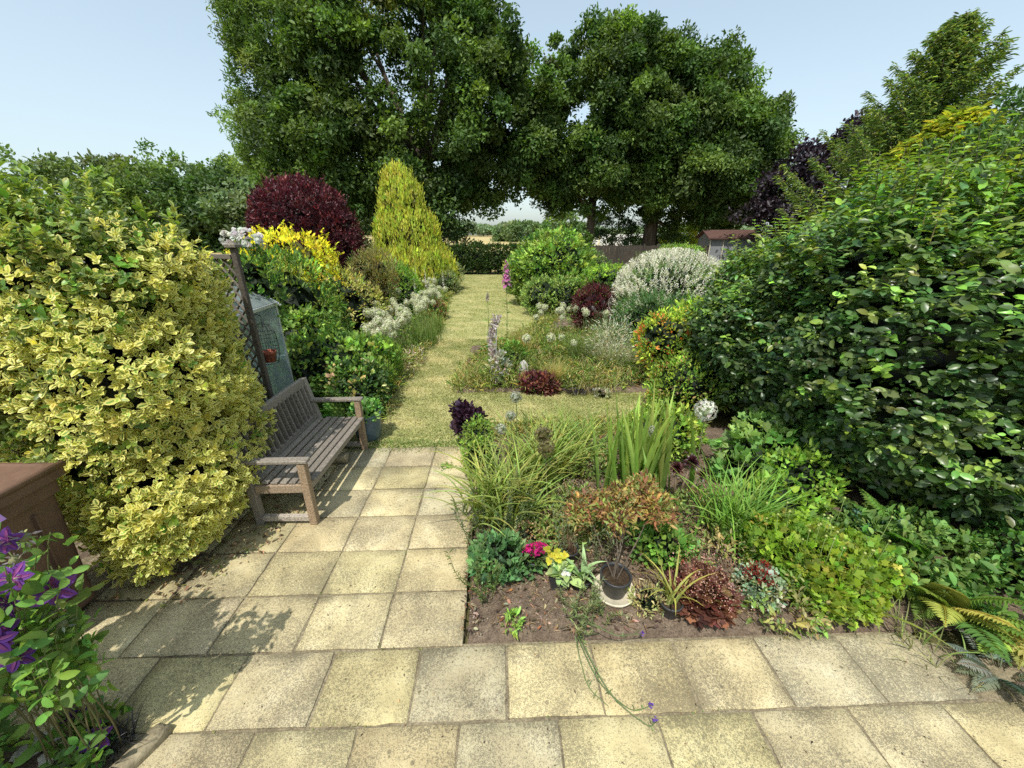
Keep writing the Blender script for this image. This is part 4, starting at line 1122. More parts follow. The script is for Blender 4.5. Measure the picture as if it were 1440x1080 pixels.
def f(g): shrub(g, [((0, 0, .12), (.22, .2, .14))], 90, 5, .06, .04, .01, [((.28, .21, .13), 2), ((.35, .28, .18), 1)], LANCE, core_s=0, rnd=1.2)
plant('dead_stems', 'tangle of dry pale brown stems in the middle of the front bed', 'dead plant', (.55, 2.85, .0), f, 'soft')
def f(g): shrub(g, [((0, 0, .14), (.2, .15, .16))], 90, 5, .05, .045, .03, [((.08, .16, .03), 2), ((.14, .24, .04), 1)], OVAL, core_s=.6)
plant('green_perennial', 'small green leafy clump between brown shrub and bright strap clump', 'perennial', (1.16, 2.32, .0), f, 'leaf')
def f(g): shrub(g, [((0, 0, .25), (.42, .3, .3))], 170, 6, .07, .06, .03, [((.24, .31, .05), 2), ((.14, .23, .04), 2)], HEX, core_s=.7)
plant('green_perennial', 'yellow green leafy clump directly behind the sword leaved clump', 'perennial', (1.75, 3.95, .0), f, 'leaf')

def f(g): shrub(g, [((0, 0, .08), (.28, .2, .12)), ((.25, .15, .1), (.22, .2, .12))], 120, 6, .06, .05, .02, [(( .16, .22, .06), 2), ((.10, .16, .04), 2), ((.26, .22, .10), 1)], HEX, core_s=0, rnd=1.0)
plant('ground_plant', 'low mixed green growth in front of the dried allium heads', 'perennial', (.30, 2.70, .0), f, 'leaf')
plant('ground_plant', 'low green growth between sword leaves and the brown shrub', 'perennial', (.95, 2.75, .0), f, 'leaf')
plant('ground_plant', 'low tufted growth left of the sword leaves by the lawn', 'perennial', (.85, 3.55, .0), f, 'leaf')
def f(g): shrub(g, [((0, 0, .12), (.45, .28, .16)), ((.4, .1, .14), (.4, .3, .18))], 190, 6, .07, .06, .03, [((.07, .13, .03), 2), ((.12, .2, .05), 2)], OVAL, core_s=0, rnd=1.0)
plant('ground_plant', 'shaded green undergrowth between the ferns and the dark bush', 'perennial', (2.75, 2.25, .0), f, 'leaf')
plant('ground_plant', 'dark leafy undergrowth at the right edge behind the drooping fern', 'perennial', (3.5, 1.85, .0), f, 'leaf')
def f(g): shrub(g, [((0, 0, .07), (.22, .16, .10)), ((.2, .1, .09), (.2, .16, .12))], 110, 6, .06, .045, .018, [((.14, .2, .05), 2), ((.24, .22, .09), 2), ((.09, .15, .04), 1)], HEX, core_s=0, rnd=1.1)
plant('ground_plant', 'scrappy green and brown growth in front of the bright strap clump', 'perennial', (1.55, 2.25, .0), f, 'leaf')
plant('ground_plant', 'scrappy growth around the foot of the dark rosettes', 'perennial', (1.45, 2.75, .0), f, 'leaf')
plant('ground_plant', 'low growth right of the magenta pot below the arching clump', 'perennial', (.42, 2.52, .0), f, 'leaf')
plant('ground_plant', 'low growth between lime mound and grey green sedum at the paving edge', 'perennial', (1.82, 1.86, .0), f, 'leaf')
def f(g): strap(g, 46, .12, (.12, .3), (.006, .012), (.3, .9), (1.1, 2.2), [((.16, .2, .06), 1)], [((.34, .32, .14), 1), ((.22, .28, .08), 1)])
plant('grass_tuft', 'ragged grass tuft on the soil where paving meets the ferns', 'grass', (2.55, 1.62, .0), f, 'soft')
def f(g): weed(g, 12, .5, (.13, .18, .07), .35, .12)
plant('wispy_perennial', 'wiry upright stems between magenta pot and the arching clump', 'perennial', (.08, 2.62, .0), f, 'soft')
t = thing('clematis', 'tall leafy climber added out of view on the left to shade the paving', 'climber', (-2.62, .55, 0))  # unseen mass of leaves, added to cast the shadow along the left paving
g = Geo(); shrub(g, [((0, 0, 1.35), (.36, .55, .72)), ((.0, -.5, 1.3), (.33, .4, .8)), ((-.05, .35, .9), (.3, .3, .5))], 420, 6, .09, .075, .042, [((.13, .23, .045), 2), ((.08, .15, .035), 2)], OVAL, core_s=.5); g.build('foliage', M['leaf'], t)
g = Geo(); stems(g, 7, .25, 1.2, r0=.006); g.build('stem', M['bark'], t)

# bed litter
g = Geo(); n = 5200
p = scatter([(-.32, 1.70), (1.5, 1.76), (2.4, 1.8), (3.0, 2.6), (1.8, 4.3), (-.4, 4.2), (-.35, 2.2)], n)
leaves(g, HEX, np.c_[p, U(.018, .04, n)], rdir(n) * [1, 1, .25], np.tile([0, 0, 1.], (n, 1)) + .5 * rdir(n), U(.012, .05, n), U(.006, .022, n), pal(n, [((.24, .15, .09), 3), ((.36, .29, .2), 2), ((.10, .07, .05), 3), ((.30, .13, .06), .25)], .3))
q = p[R.uniform(size=n) < .5]; k = len(q); leaves(g, LANCE, np.c_[q, U(.02, .035, k)], rdir(k) * [1, 1, .1], np.tile([0, 0, 1.], (k, 1)) + .3 * rdir(k), U(.03, .09, k), U(.002, .005, k), pal(k, [((.30, .23, .14), 2), ((.42, .35, .24), 1), ((.12, .09, .06), 1)], .3))
n = 500; p = scatter([(-.32, 1.70), (1.5, 1.74), (1.5, 2.2), (-.3, 2.2)], n)
for q in p[:150]: sphere(g, (q[0], q[1], .018), U(.003, .008) * np.array([1, 1, .7]), np.array([.3, .26, .2]) * U(.5, 1.3), 6, 5, .12)
tag(g.build('leaf_litter', M['soft']), 'dry brown fallen leaves, twigs and grit on the bed soil', 'leaf litter', kind='stuff')
g = Geo(); n = 700
p = scatter([(-2.9, 1.95), (-2.3, 1.9), (-1.95, 2.5), (-1.9, 3.9), (-2.3, 3.9), (-2.6, 2.4)], n)
leaves(g, HEX, np.c_[p, U(.004, .03, n)], rdir(n) * [1, 1, .25], np.tile([0, 0, 1.], (n, 1)) + .5 * rdir(n), U(.015, .05, n), U(.01, .025, n), pal(n, [((.26, .19, .11), 3), ((.42, .36, .22), 2), ((.12, .09, .06), 2), ((.2, .26, .06), 1)], .3))
tag(g.build('leaf_litter', M['soft']), 'fallen leaves along the foot of the variegated hedge', 'leaf litter', kind='stuff')
g = Geo(); n = 420
p = np.c_[U(-1.9, 3.2, n), U(.6, 1.66, n)]; p[:130] = np.c_[U(-1.9, -.35, 130), U(1.7, 3.9, 130)]
leaves(g, DIAM, np.c_[p, np.full(n, .004)], rdir(n) * [1, 1, .1], np.tile([0, 0, 1.], (n, 1)) + .3 * rdir(n), U(.006, .022, n), U(.003, .009, n), pal(n, [((.12, .09, .06), 3), ((.05, .04, .03), 2), ((.4, .3, .15), 1)], .3))
tag(g.build('paving_debris', M['soft']), 'specks of dry plant debris scattered over the paving', 'debris', kind='stuff')

g = Geo(); n = 900
cr_, sr_ = math.cos(ROT), math.sin(ROT); sx_, ty_ = [], []
for k in range(n):
    if R.uniform() < .55: sx_.append(U(-1.9, 2.4)); ty_.append(float(R.choice([.85, 1.25, 1.655])))
    else: sx_.append(-.25 - .525 * R.integers(0, 4)); ty_.append(U(1.66, 4.0))
sx_, ty_ = np.array(sx_), np.array(ty_); kp = np.sin(sx_ * 7) + np.sin(ty_ * 9 + sx_ * 3) + .6 * R.normal(size=n) > .9; sx_, ty_ = sx_[kp], ty_[kp]; n = len(sx_)
p = np.c_[sx_ * cr_ - ty_ * sr_, sx_ * sr_ + ty_ * cr_, np.full(n, -.006)] + R.normal(size=(n, 3)) * [.006, .006, 0]
leaves(g, HEX, p, rdir(n) * [1, 1, .5] + [0, 0, .5], rdir(n) + [0, 0, .6], U(.008, .022, n), U(.004, .009, n), pal(n, [((.09, .13, .03), 2), ((.15, .18, .05), 1), ((.2, .17, .08), 1)], .3))
m = 60; q = np.array([-.72, 3.62, 0]) + R.normal(size=(m, 3)) * [.035, .03, .0]; leaves(g, OVAL, q, rdir(m) + [0, 0, .6], rdir(m) * .5 + [0, 0, .8], U(.02, .04, m), U(.012, .02, m), pal(m, (.11, .18, .04)))
tag(g.build('joint_weeds', M['leaf']), 'small weeds and moss growing in the paving joints', 'weeds', kind='stuff')

# trailing verbena over the paving
t = thing('verbena', 'thin trailing stems with tiny violet flowers drooping onto the paving', 'perennial', (.42, 1.74, .01))
g = Geo(); ends = []
for q in ([(0, 0, 0), (-.02, -.12, .10), (.06, -.35, .05), (.22, -.48, .02), (.33, -.44, .02)], [(0, 0, 0), (.0, -.2, .14), (.12, -.42, .04), (.30, -.55, .015), (.33, -.50, .012)], [(.02, .02, 0), (.05, -.10, .20), (.20, -.16, .16), (.38, -.10, .10)],
          [(.03, 0, 0), (-.04, -.16, .12), (.0, -.36, .03), (.1, -.44, .012)], [(.1, .05, 0), (.02, -.05, .2), (-.1, -.12, .25)]):
    q = np.array(q); tt = np.linspace(0, 1, 20); k = np.linspace(0, 1, len(q))
    from numpy import interp
    c = np.stack([np.interp(tt, k, q[:, j]) for j in range(3)], 1)
    for _ in range(3): c[1:-1] = (c[:-2] + c[1:-1] * 2 + c[2:]) / 4
    tube(g, c, .004, .002, 5, (.12, .17, .06)); ends.append(c[-1]); m = 12
    P = c[R.integers(3, 18, m)]; leaves(g, LANCE, P, rdir(m) + [0, 0, .3], rdir(m), U(.02, .045, m), .006, pal(m, (.13, .2, .06)))
g.build('stem', M['stem'], t)
for e in (ends[0], ends[2], ends[1]):
    g = Geo(); P, N = surf([(tuple(e), (.011, .011, .009))], 14, -9); rosettes(g, P, N, 4, .008, .006, pal(14, (.22, .10, .55)), DIAM, stem=.002); g.build('flower', M['petal'], t)

# ------------------------------------------------------------------ ALLIUMS
def allium(name, label, cols, r=.075, h=.8, group=None, n=110, leafy=True, sc_=(.16, .22, .07)):
    t = thing(name, label, 'allium', (0, 0, -50), 0, group)
    g = Geo(); k = np.linspace(0, 1, 7); tube(g, np.stack([.03 * np.sin(k * 2.5), .02 * k ** 2, h * k], 1), .006, .0045, 5, sc_); g.build('stem', M['stem'], t)
    c = np.array([.03 * math.sin(2.5), .02, h])
    g = Geo(); sphere(g, c, r * .62, np.array(cols[0][0]) * [.55, .65, .4], 10, 7)
    P, N = surf([(tuple(c), (r * .9,) * 3)], n, -9); P = c + (P - c) * U(.85, 1.08, n)[:, None]
    rosettes(g, P, N, 5, r * .23, r * .12, pal(n, cols, .12, .03), DIAM, (1.0, 1.2), .0)
    g.build('flower_head', M['petal'], t)
    return t
WH = [((.80, .79, .62), 3), ((.60, .64, .42), 1)]
LB = 'white globe allium on a green stem in the drift along the left lawn edge'
aw = allium('allium', LB, WH, .092, .85, 'white alliums in the left border drift')
rng = np.random.default_rng(5)
pts = []
for (x0, x1, y0, y1, n) in ((-2.75, -2.05, 6.6, 8.0, 34), (-2.75, -2.1, 8.4, 12.5, 46), (-3.3, -2.7, 7.8, 11, 12), (-3.5, -2.8, 13, 17, 8)):
    for _ in range(n):
        pts.append((rng.uniform(x0, x1), rng.uniform(y0, y1)))
for i, (x, y) in enumerate(pts):
    s = rng.uniform(.85, 1.12) * (1.0 if y < 8.2 else .92)
    loc = (x, y, -.02)
    if i == 0: aw.location = loc
    else: dup(aw, loc, rng.uniform(0, 6.28), (s, s, s * rng.uniform(.92, 1.08)), (rng.normal() * .09, rng.normal() * .09))
RB = 'small white globe allium in the row before the dark red mound'
for i in range(24):
    x = .55 + 1.75 * i / 23 + rng.normal() * .05; y = 9.1 + rng.normal() * .3 - .25 * math.sin(i)
    s = rng.uniform(.75, .95)
    dup(aw, (x, y, -.02), rng.uniform(0, 6.28), s, (rng.normal() * .1, rng.normal() * .1), RB, 'white alliums by the dark red mound')
for k, (x, y, s, lb) in enumerate(((.19, 6.35, .88, 'cream green allium globe in the island bed left of the golden grass'), (.66, 6.5, .86, 'cream allium globe in the island bed above the golden grass'),
                      (.92, 6.9, .72, 'shorter cream allium globe behind the golden grass in the island bed'), (1.08, 6.6, .7, 'rightmost cream allium globe of the island bed'), (2.75, 5.2, .75, 'lone white allium globe beside the white feathery grass at its right'))):
    dup(aw, (x, y, 0), k, s, (.05, .05 * (-1) ** k), lb, 'island bed alliums')
fa = allium('allium', 'large pure white allium globe standing right of the sword leaved clump', [((.74, .74, .68), 1)], .10, .90, None, 170)
fa.location = (1.74, 3.15, 0)
fb = allium('allium', 'grey white allium globe seen against the dry lawn left of centre', [((.52, .53, .45), 2), ((.40, .42, .32), 1)], .062, .86, 'front bed alliums', 130)
fb.location = (.02, 3.55, 0)
dup(fb, (-.02, 3.35, 0), 1, .86, (0, .03), 'second grey white allium globe down from the tallest by the lawn', 'front bed alliums')
dup(fb, (-.09, 3.1, 0), 2, .88, (0, -.03), 'lowest grey white allium globe above the left arching clump', 'front bed alliums')
dup(fb, (1.22, 3.0, 0), 2, (.5, .5, .9), (.04, .0), 'tiny mauve grey allium head in front of the sword leaves', 'front bed alliums')
fd = allium('allium', 'dried brown allium seed head among the lime green arching leaves', [((.27, .22, .12), 2), ((.20, .19, .09), 1)], .085, .74, 'dried alliums', 120, sc_=(.28, .26, .12))
fd.location = (.26, 3.0, 0)
dup(fd, (.33, 2.85, 0), 2, .92, (0, .05), 'olive green allium seed head below and right of the brown one', 'dried alliums')

# ------------------------------------------------------------------ LEFT BORDER
def bush(name, label, cat, loc, blobs, n, per, cr, L, W, cols, tm=HEX, mat='leaf', stem=(6, .4, .5), group=None, **kw):
    t = thing(name, label, cat, loc, 0, group)
    g = Geo(); shrub(g, blobs, n, per, cr, L, W, cols, tm, **kw); g.build('foliage', M[mat], t)
    if stem: g = Geo(); stems(g, *stem); g.build('stem', M['bark'], t)
    return t
G1, G2, G3 = (.05, .10, .022), (.09, .16, .03), (.15, .22, .045)
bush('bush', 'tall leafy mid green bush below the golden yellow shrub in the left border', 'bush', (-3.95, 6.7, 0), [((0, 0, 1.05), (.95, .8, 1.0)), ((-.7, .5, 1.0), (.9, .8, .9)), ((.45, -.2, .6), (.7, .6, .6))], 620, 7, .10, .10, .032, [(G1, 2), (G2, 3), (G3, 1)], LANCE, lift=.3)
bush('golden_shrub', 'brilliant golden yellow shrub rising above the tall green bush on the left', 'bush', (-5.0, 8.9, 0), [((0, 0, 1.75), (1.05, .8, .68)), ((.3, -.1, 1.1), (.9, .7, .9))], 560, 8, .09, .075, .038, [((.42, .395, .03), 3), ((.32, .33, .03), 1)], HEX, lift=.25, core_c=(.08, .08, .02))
t = thing('white_rose', 'white flowering climber on top of the trellis post', 'climber', (-3.12, 4.75, 0))
g = Geo(); shrub(g, [((0, 0, 1.7), (.28, .25, .58))], 120, 6, .08, .06, .035, [(G1, 1), (G2, 1)], core_s=.7); g.build('foliage', M['leaf'], t)
g = Geo(); tube(g, [(0, 0, 0), (.03, 0, .8), (0, 0, 1.5)], .02, .012, 6, (.1, .08, .06)); g.build('stem', M['bark'], t)
g = Geo(); P, N = surf([((0, 0, 2.34), (.20, .16, .09))], 42, -9); rosettes(g, P, nrm(N + [0, -.3, .4]), 9, .05, .04, pal(42, [((.80, .79, .77), 3), ((.72, .66, .66), 1)], .06, .03), OVAL, (.3, 1.4), .01); g.build('blossom', M['petal'], t)
bush('bush', 'olive yellow loose bush right of the tall green bush in the left border', 'bush', (-3.75, 8.6, 0), [((0, 0, .85), (.6, .55, .85)), ((.3, .3, .7), (.5, .5, .65))], 330, 6, .09, .07, .03, [((.26, .27, .06), 2), ((.36, .33, .13), 1), ((.15, .19, .05), 1)], HEX)
bush('feathery_shrub', 'wispy brownish green feathery shrub in the middle of the left border', 'bush', (-3.75, 10.6, 0), [((0, 0, 1.0), (.65, .5, .95)), ((.2, 0, 1.4), (.4, .4, .6))], 420, 8, .12, .075, .012, [((.20, .19, .07), 2), ((.26, .21, .10), 1), ((.14, .17, .05), 1)], LANCE, up=.9, core_s=.55, core_c=(.05, .05, .02))
bush('bush', 'rounded light green bush left of the golden conifer foot', 'bush', (-3.65, 12.3, 0), [((0, 0, .75), (.75, .6, .8)), ((.4, -.2, .5), (.5, .5, .5))], 380, 7, .09, .085, .03, [((.11, .20, .035), 2), ((.17, .27, .05), 1)], LANCE)
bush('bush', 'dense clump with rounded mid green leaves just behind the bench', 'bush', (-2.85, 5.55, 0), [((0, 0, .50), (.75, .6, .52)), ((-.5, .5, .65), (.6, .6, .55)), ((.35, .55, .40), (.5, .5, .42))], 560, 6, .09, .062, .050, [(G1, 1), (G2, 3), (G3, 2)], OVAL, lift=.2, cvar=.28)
bush('bush', 'low dark leaved shrub with cream tinted leaves beyond the bench armrest', 'bush', (-2.25, 5.15, 0), [((0, 0, .33), (.45, .45, .36)), ((-.3, .3, .35), (.35, .35, .32))], 330, 6, .07, .065, .032, [((.035, .07, .02), 4), (G2, 2), ((.38, .36, .16), .5)], OVAL)
def f(g): fern(g, 14, .55, [((.08, .17, .03), 2), ((.13, .23, .04), 1)], .13, (.3, 1.0))
plant('fern', 'soft green fern at the back of the bench by the blue pot', 'fern', (-2.25, 4.45, .0), f, 'leaf')
plant('fern', 'second soft green fern between bench and cream tinted shrub', 'fern', (-2.55, 4.85, .0), f, 'leaf')
bush('fennel', 'fine feathery bright green clump at the lawn edge by the alliums', 'perennial', (-2.2, 6.25, 0), [((0, 0, .35), (.28, .32, .38)), ((.05, -.5, .25), (.22, .3, .28))], 380, 8, .07, .07, .007, [((.13, .23, .04), 2), ((.20, .28, .06), 1)], LANCE, stem=None, up=1.0, core_s=.5, core_c=(.03, .05, .015))
for k, (x, y, s, lb) in enumerate(((-2.05, 8.7, 1, 'upright dark green grassy clump below the alliums at the lawn edge'), (-2.1, 9.8, .95, 'second upright grassy clump further along the left lawn edge'), (-2.25, 7.4, .8, 'grassy clump among the nearest alliums of the drift'))):
    def f(g):
        n = 420; blades(g, n, np.c_[R.normal(size=(n, 2)) * [.16, .28], np.zeros(n)], U(0, 6.28, n), U(.35, .72, n) * s, U(.008, .014, n), U(0, .35, n), U(.2, .9, n), pal(n, (.07, .13, .03)), pal(n, [((.15, .24, .05), 1), ((.24, .28, .09), 1)]), 4)
    plant('grassy_clump', lb, 'perennial', (x, y, -.02), f, 'soft')
bush('perennial_clump', 'pale dry flowering clump along the left lawn edge in front of the alliums', 'perennial', (-1.98, 7.0, 0), [((0, 0, .12), (.2, .75, .17))], 150, 6, .07, .05, .014, [((.32, .31, .14), 2), ((.22, .27, .07), 1), ((.44, .34, .30), 1)], LANCE, stem=None, core_s=0, rnd=1.0)
bush('perennial_clump', 'reddish low clump at the far end of the allium drift', 'perennial', (-2.28, 11.6, 0), [((0, 0, .22), (.3, .4, .25))], 120, 5, .07, .07, .04, [((.16, .08, .04), 1), (G2, 1)], stem=None)
bush('bush', 'grey green bush at the right foot of the golden conifer', 'bush', (-3.0, 18.3, 0), [((0, 0, .7), (.75, .7, .75)), ((.2, -1.4, .4), (.5, .9, .5))], 320, 6, .1, .09, .03, [((.13, .18, .07), 2), ((.20, .23, .10), 1)], LANCE)
def spire(name, label, loc, h, cols, mat='petal', r=.035, flo=.5):
    t = thing(name, label, 'flower', loc)
    g = Geo(); tube(g, [(0, 0, 0), (.01, 0, h * .5), (0, .01, h)], .009, .003, 6, (.14, .2, .06)); g.build('stem', M['stem'], t)
    g = Geo(); m = 70; z = U(h * (1 - flo), h, m); ph = U(0, 6.28, m); k = (1 - (z - h * (1 - flo)) / (h * flo)) * .75 + .25
    D = np.stack([np.cos(ph), np.sin(ph), -.5 + 0 * ph], 1)
    leaves(g, OVAL, np.c_[np.cos(ph) * .008, np.sin(ph) * .008, z], D, np.tile([0, 0, 1.], (m, 1)) + .2 * rdir(m), r * 1.6 * k, r * k, pal(m, cols, .1, .04)); g.build('flower_head', M[mat], t)
    g = Geo(); m = 22; z = U(.03, h * (1 - flo), m); ph = U(0, 6.28, m); k = 1.3 - z / h
    leaves(g, OVAL, np.c_[0 * z, 0 * z, z], np.stack([np.cos(ph), np.sin(ph), .3 + 0 * ph], 1), np.tile([0, 0, 1.], (m, 1)) + .2 * rdir(m), .16 * k, .06 * k, pal(m, G2)); g.build('foliage', M['leaf'], t)
    return t
WS = 'white foxglove spire among the greenery left of the golden conifer'
w0 = spire('foxglove', WS, (-3.05, 12.6, 0), 1.45, [((.74, .72, .68), 2), ((.66, .56, .56), 1)])
w0['group'] = 'white foxglove spires'
for x, y, s in ((-2.8, 12.9, .95), (-3.2, 12.2, .85), (-2.65, 13.4, .8), (-2.9, 11.9, .8), (-2.45, 14.2, .85), (-3.9, 13.0, 1.25), (-3.7, 12.9, 1.2)):
    dup(w0, (x, y, 0), U(0, 6), s, (U(-.05, .05), U(-.05, .05)), WS, 'white foxglove spires')
def cover(name, poly, n, h, L, W, cols, lab, cat, zo=0):
    g = Geo(); p = scatter(poly, n); c = pal(n, cols, .2); lump = .5 + .5 * np.sin(p[:, 0] * 4 + 2 * np.sin(p[:, 1] * 2.1)) * np.sin(p[:, 1] * 3.1)
    per = 5; Pi = np.repeat(np.arange(n), per); m = n * per
    z = (h * (.35 + .65 * lump))[Pi] * U(.1, 1, m); q = np.c_[p[Pi] + R.normal(size=(m, 2)) * .06, z + zo]
    leaves(g, LANCE, q, rdir(m) + [0, 0, .5], rdir(m) * .6 + [0, 0, .8], L * np.exp(.25 * R.normal(size=m)), W * np.exp(.2 * R.normal(size=m)), c[Pi] * np.exp(.15 * R.normal(size=(m, 1))))
    return tag(g.build(name, M['leaf']), lab, cat, kind='stuff')
cover('ground_cover', [(-1.95, 5.2), (-2.0, 9), (-2.1, 10.5), (-2.45, 13.7), (-2.95, 19), (-9, 19), (-7, 9), (-3, 4.6)], 6500, .45, .085, .024, [(G1, 2), (G2, 2), (G3, 2), ((.25, .25, .08), 1)], 'mixed low green leaves filling the left flower border', 'ground cover')
cover('ground_cover', [(1.2, 12.3), (.55, 14.5), (.3, 18), (1.0, 24), (8, 24), (8, 8), (3.4, 5.2), (2.5, 4.6), (2.7, 7.8), (1.8, 9.6)], 6000, .45, .085, .024, [(G1, 2), (G2, 2), (G3, 2), ((.25, .25, .08), 1)], 'mixed low green leaves filling the right flower border', 'ground cover')
cover('ground_cover', [(-.75, 6.0), (-.55, 7.6), (.0, 8.6), (.55, 9.4), (2.5, 9.4), (2.6, 7.2), (2.3, 6.0), (1.3, 5.75), (-.3, 5.75)], 3600, .40, .11, .011, [((.20, .25, .07), 2), ((.32, .29, .13), 1.3), ((.12, .19, .045), 2)], 'loose dry grassy growth filling and surrounding the island bed', 'ground cover')

LE = [(-1.82, 4.7), (-1.9, 5.5), (-2.02, 7), (-1.98, 9), (-2.06, 10.5), (-2.4, 13.7), (-2.92, 19.8), (-3.3, 24.8)]
cover('lawn_fringe', [(x + .10, y) for x, y in LE] + [(x - .35, y) for x, y in LE[::-1]], 2600, .16, .10, .010, [((.20, .24, .07), 2), ((.36, .33, .15), 2), ((.13, .2, .05), 1)], 'ragged uncut grass fringe along the left lawn edge', 'grass')
RE = [(-.9, 5.75), (-.95, 6.4), (-.7, 7.6), (-.2, 8.8), (.5, 10), (1.1, 12), (.5, 14.5), (.2, 18.5), (.85, 24.8)]
cover('lawn_fringe', [(x - .08, y) for x, y in RE] + [(x + .45, y) for x, y in RE[::-1]], 2600, .18, .10, .010, [((.20, .24, .07), 2), ((.36, .33, .15), 2), ((.13, .2, .05), 1)], 'ragged uncut grass fringe along the right lawn edge', 'grass')
cover('lawn_fringe', [(-.55, 4.2), (2.4, 4.35), (2.6, 4.75), (1.0, 4.65), (-.5, 4.55)], 700, .12, .09, .009, [((.20, .24, .07), 2), ((.36, .33, .15), 2), ((.13, .2, .05), 1)], 'uncut grass where the front bed meets the lawn', 'grass')
# plum, golden conifer
pt_ = bush('purple_tree', 'rounded dark burgundy leaved small tree left of the golden conifer', 'tree', (-7.9, 16, 0), [((-.1, 0, 2.65), (1.85, 1.7, 1.66), 2.4), ((.9, -.2, 2.0), (1.3, 1.5, 1.5), 2.2), ((-1.0, 0, 2.35), (1.1, 1.4, 1.3), 2.2)], 2300, 8, .16, .12, .06, [((.055, .016, .022), 4), ((.09, .022, .028), 2), ((.14, .035, .035), .7)], HEX, 'purple', (8, .7, 1.6), jit=(.84, 1.05), lift=.5, core_c=(.012, .005, .006))
pt_.scale = (.88, .88, .97)
t = thing('golden_conifer', 'tapered golden yellow conifer with a blunt top beside the far lawn', 'conifer', (-4.55, 17.8, 0))
BL = [((.25, 0, .9), (1.95, 1.7, 1.2), 2.2), ((.05, 0, 2.0), (1.5, 1.35, 1.5), 2.2), ((-.1, 0, 3.2), (1.02, .95, 1.35), 2.3), ((-.2, 0, 4.1), (.62, .58, .78), 2.4), ((1.1, -.3, .6), (1.2, 1.1, .8))]
g = Geo(); n = 2600; P, N = surf(BL, n); P -= N * (.16 * R.uniform(size=(n, 1)) ** 1.5)
cc = pal(n, [((.34, .37, .05), 3), ((.26, .31, .045), 2), ((.42, .43, .08), 1)], .12)
Pi = np.repeat(np.arange(n), 8); m = n * 8
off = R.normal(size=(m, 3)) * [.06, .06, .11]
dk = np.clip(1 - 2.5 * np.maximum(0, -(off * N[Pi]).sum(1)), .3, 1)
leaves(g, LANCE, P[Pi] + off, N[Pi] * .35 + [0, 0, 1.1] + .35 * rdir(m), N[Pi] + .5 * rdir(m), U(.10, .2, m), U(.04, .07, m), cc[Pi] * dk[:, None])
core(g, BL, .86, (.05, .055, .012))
P2, N2 = surf(BL, 170)
for p, nn in zip(P2, N2):
    m2 = 9; a = nrm(nn * .5 + np.array([0, 0, 1.]) + .25 * rdir(1)[0]); q = p + a * np.linspace(0, U(.15, .42), m2)[:, None]
    leaves(g, LANCE, q, a + .5 * rdir(m2), nn + .5 * rdir(m2), U(.08, .16, m2), U(.03, .06, m2), pal(m2, [((.34, .37, .05), 2), ((.26, .31, .045), 1)], .15))
g.build('foliage', M['leaf'], t)
g = Geo(); tube(g, [(0, 0, 0), (0, 0, 2), (-.2, 0, 4)], .12, .03, 8, (.1, .08, .06)); g.build('trunk', M['bark'], t)

t.scale = (.9, .9, 1.0)
# ------------------------------------------------------------------ ISLAND BED
t = spire('foxglove', 'tall magenta pink foxglove spike standing in the lawn side island bed', (-.10, 7.0, 0), 1.98, [((.48, .16, .36), 2), ((.55, .25, .45), 1)], flo=.22, r=.075)
t = spire('foxglove', 'short faded mauve spike left of the tall pink foxglove', (-.42, 6.7, 0), 1.48, [((.30, .24, .28), 2), ((.24, .22, .16), 1)], flo=.10, r=.025)
t = thing('lambs_ear', 'thick pale lilac grey woolly flower spike at the left of the island bed', 'flower', (-.28, 6.0, 0))
g = Geo(); n = 130; zz = U(.5, 1.2, n); ph = U(0, 6.28, n); cx = -.0 + .05 * np.sin(zz * 6)
q = np.c_[cx + np.cos(ph) * .035, np.sin(ph) * .035, zz]; rosettes(g, q, np.c_[np.cos(ph), np.sin(ph), .3 + 0 * ph], 5, .045, .026, pal(n, [((.74, .66, .64), 3), ((.56, .46, .47), 1), ((.50, .45, .38), 1)], .12, .04), OVAL)
g.build('flower_head', M['petal'], t)
g = Geo(); tube(g, [(0, 0, 0), (.02, 0, .6), (.04, 0, 1.2)], .012, .01, 6, (.4, .42, .36)); g.build('stem', M['stem'], t)
g = Geo(); shrub(g, [((.06, 0, .35), (.14, .12, .22))], 60, 5, .06, .07, .03, [((.40, .36, .38), 1), ((.3, .33, .26), 1)], OVAL, core_s=0); g.build('foliage', M['soft'], t)
def grass(name, lab, loc, n, L, W, p0, p1, cb, ct, sp=.08, mat='soft', heads=None):
    def f(g):
        blades(g, n, np.c_[R.normal(size=(n, 2)) * sp, np.zeros(n)], U(0, 6.28, n), U(*L, n), W, U(*p0, n), U(*p1, n), pal(n, cb), pal(n, ct), 6)
    t = plant(name, lab, 'ornamental grass', loc, f, mat)
    if heads:
        g = Geo(); m = heads[0]; a = U(0, 6.28, m); r = U(.05, heads[1], m); P = np.c_[r * np.cos(a), r * np.sin(a), U(heads[2], heads[3], m)]
        leaves(g, LANCE, P, np.c_[np.cos(a) * .6, np.sin(a) * .6, U(-.2, 1, m)], rdir(m), U(.05, .10, m), .008, pal(m, heads[4])); g.build('flower_head', M[mat], t)
    return t
grass('ornamental_grass', 'golden tawny fountain grass tuft at the front of the island bed', (.70, 5.95, 0), 420, (.35, .62), .005, (0, .4), (.5, 1.9), [((.24, .21, .06), 1)], [((.48, .38, .15), 1), ((.36, .32, .10), 1)], .04)
grass('ornamental_grass', 'taller tawny grass tuft behind the grey spike in the island bed', (.15, 7.4, 0), 420, (.45, .95), .006, (0, .4), (.4, 1.7), [((.26, .25, .07), 1)], [((.46, .38, .15), 1), ((.34, .33, .10), 1)], .07)
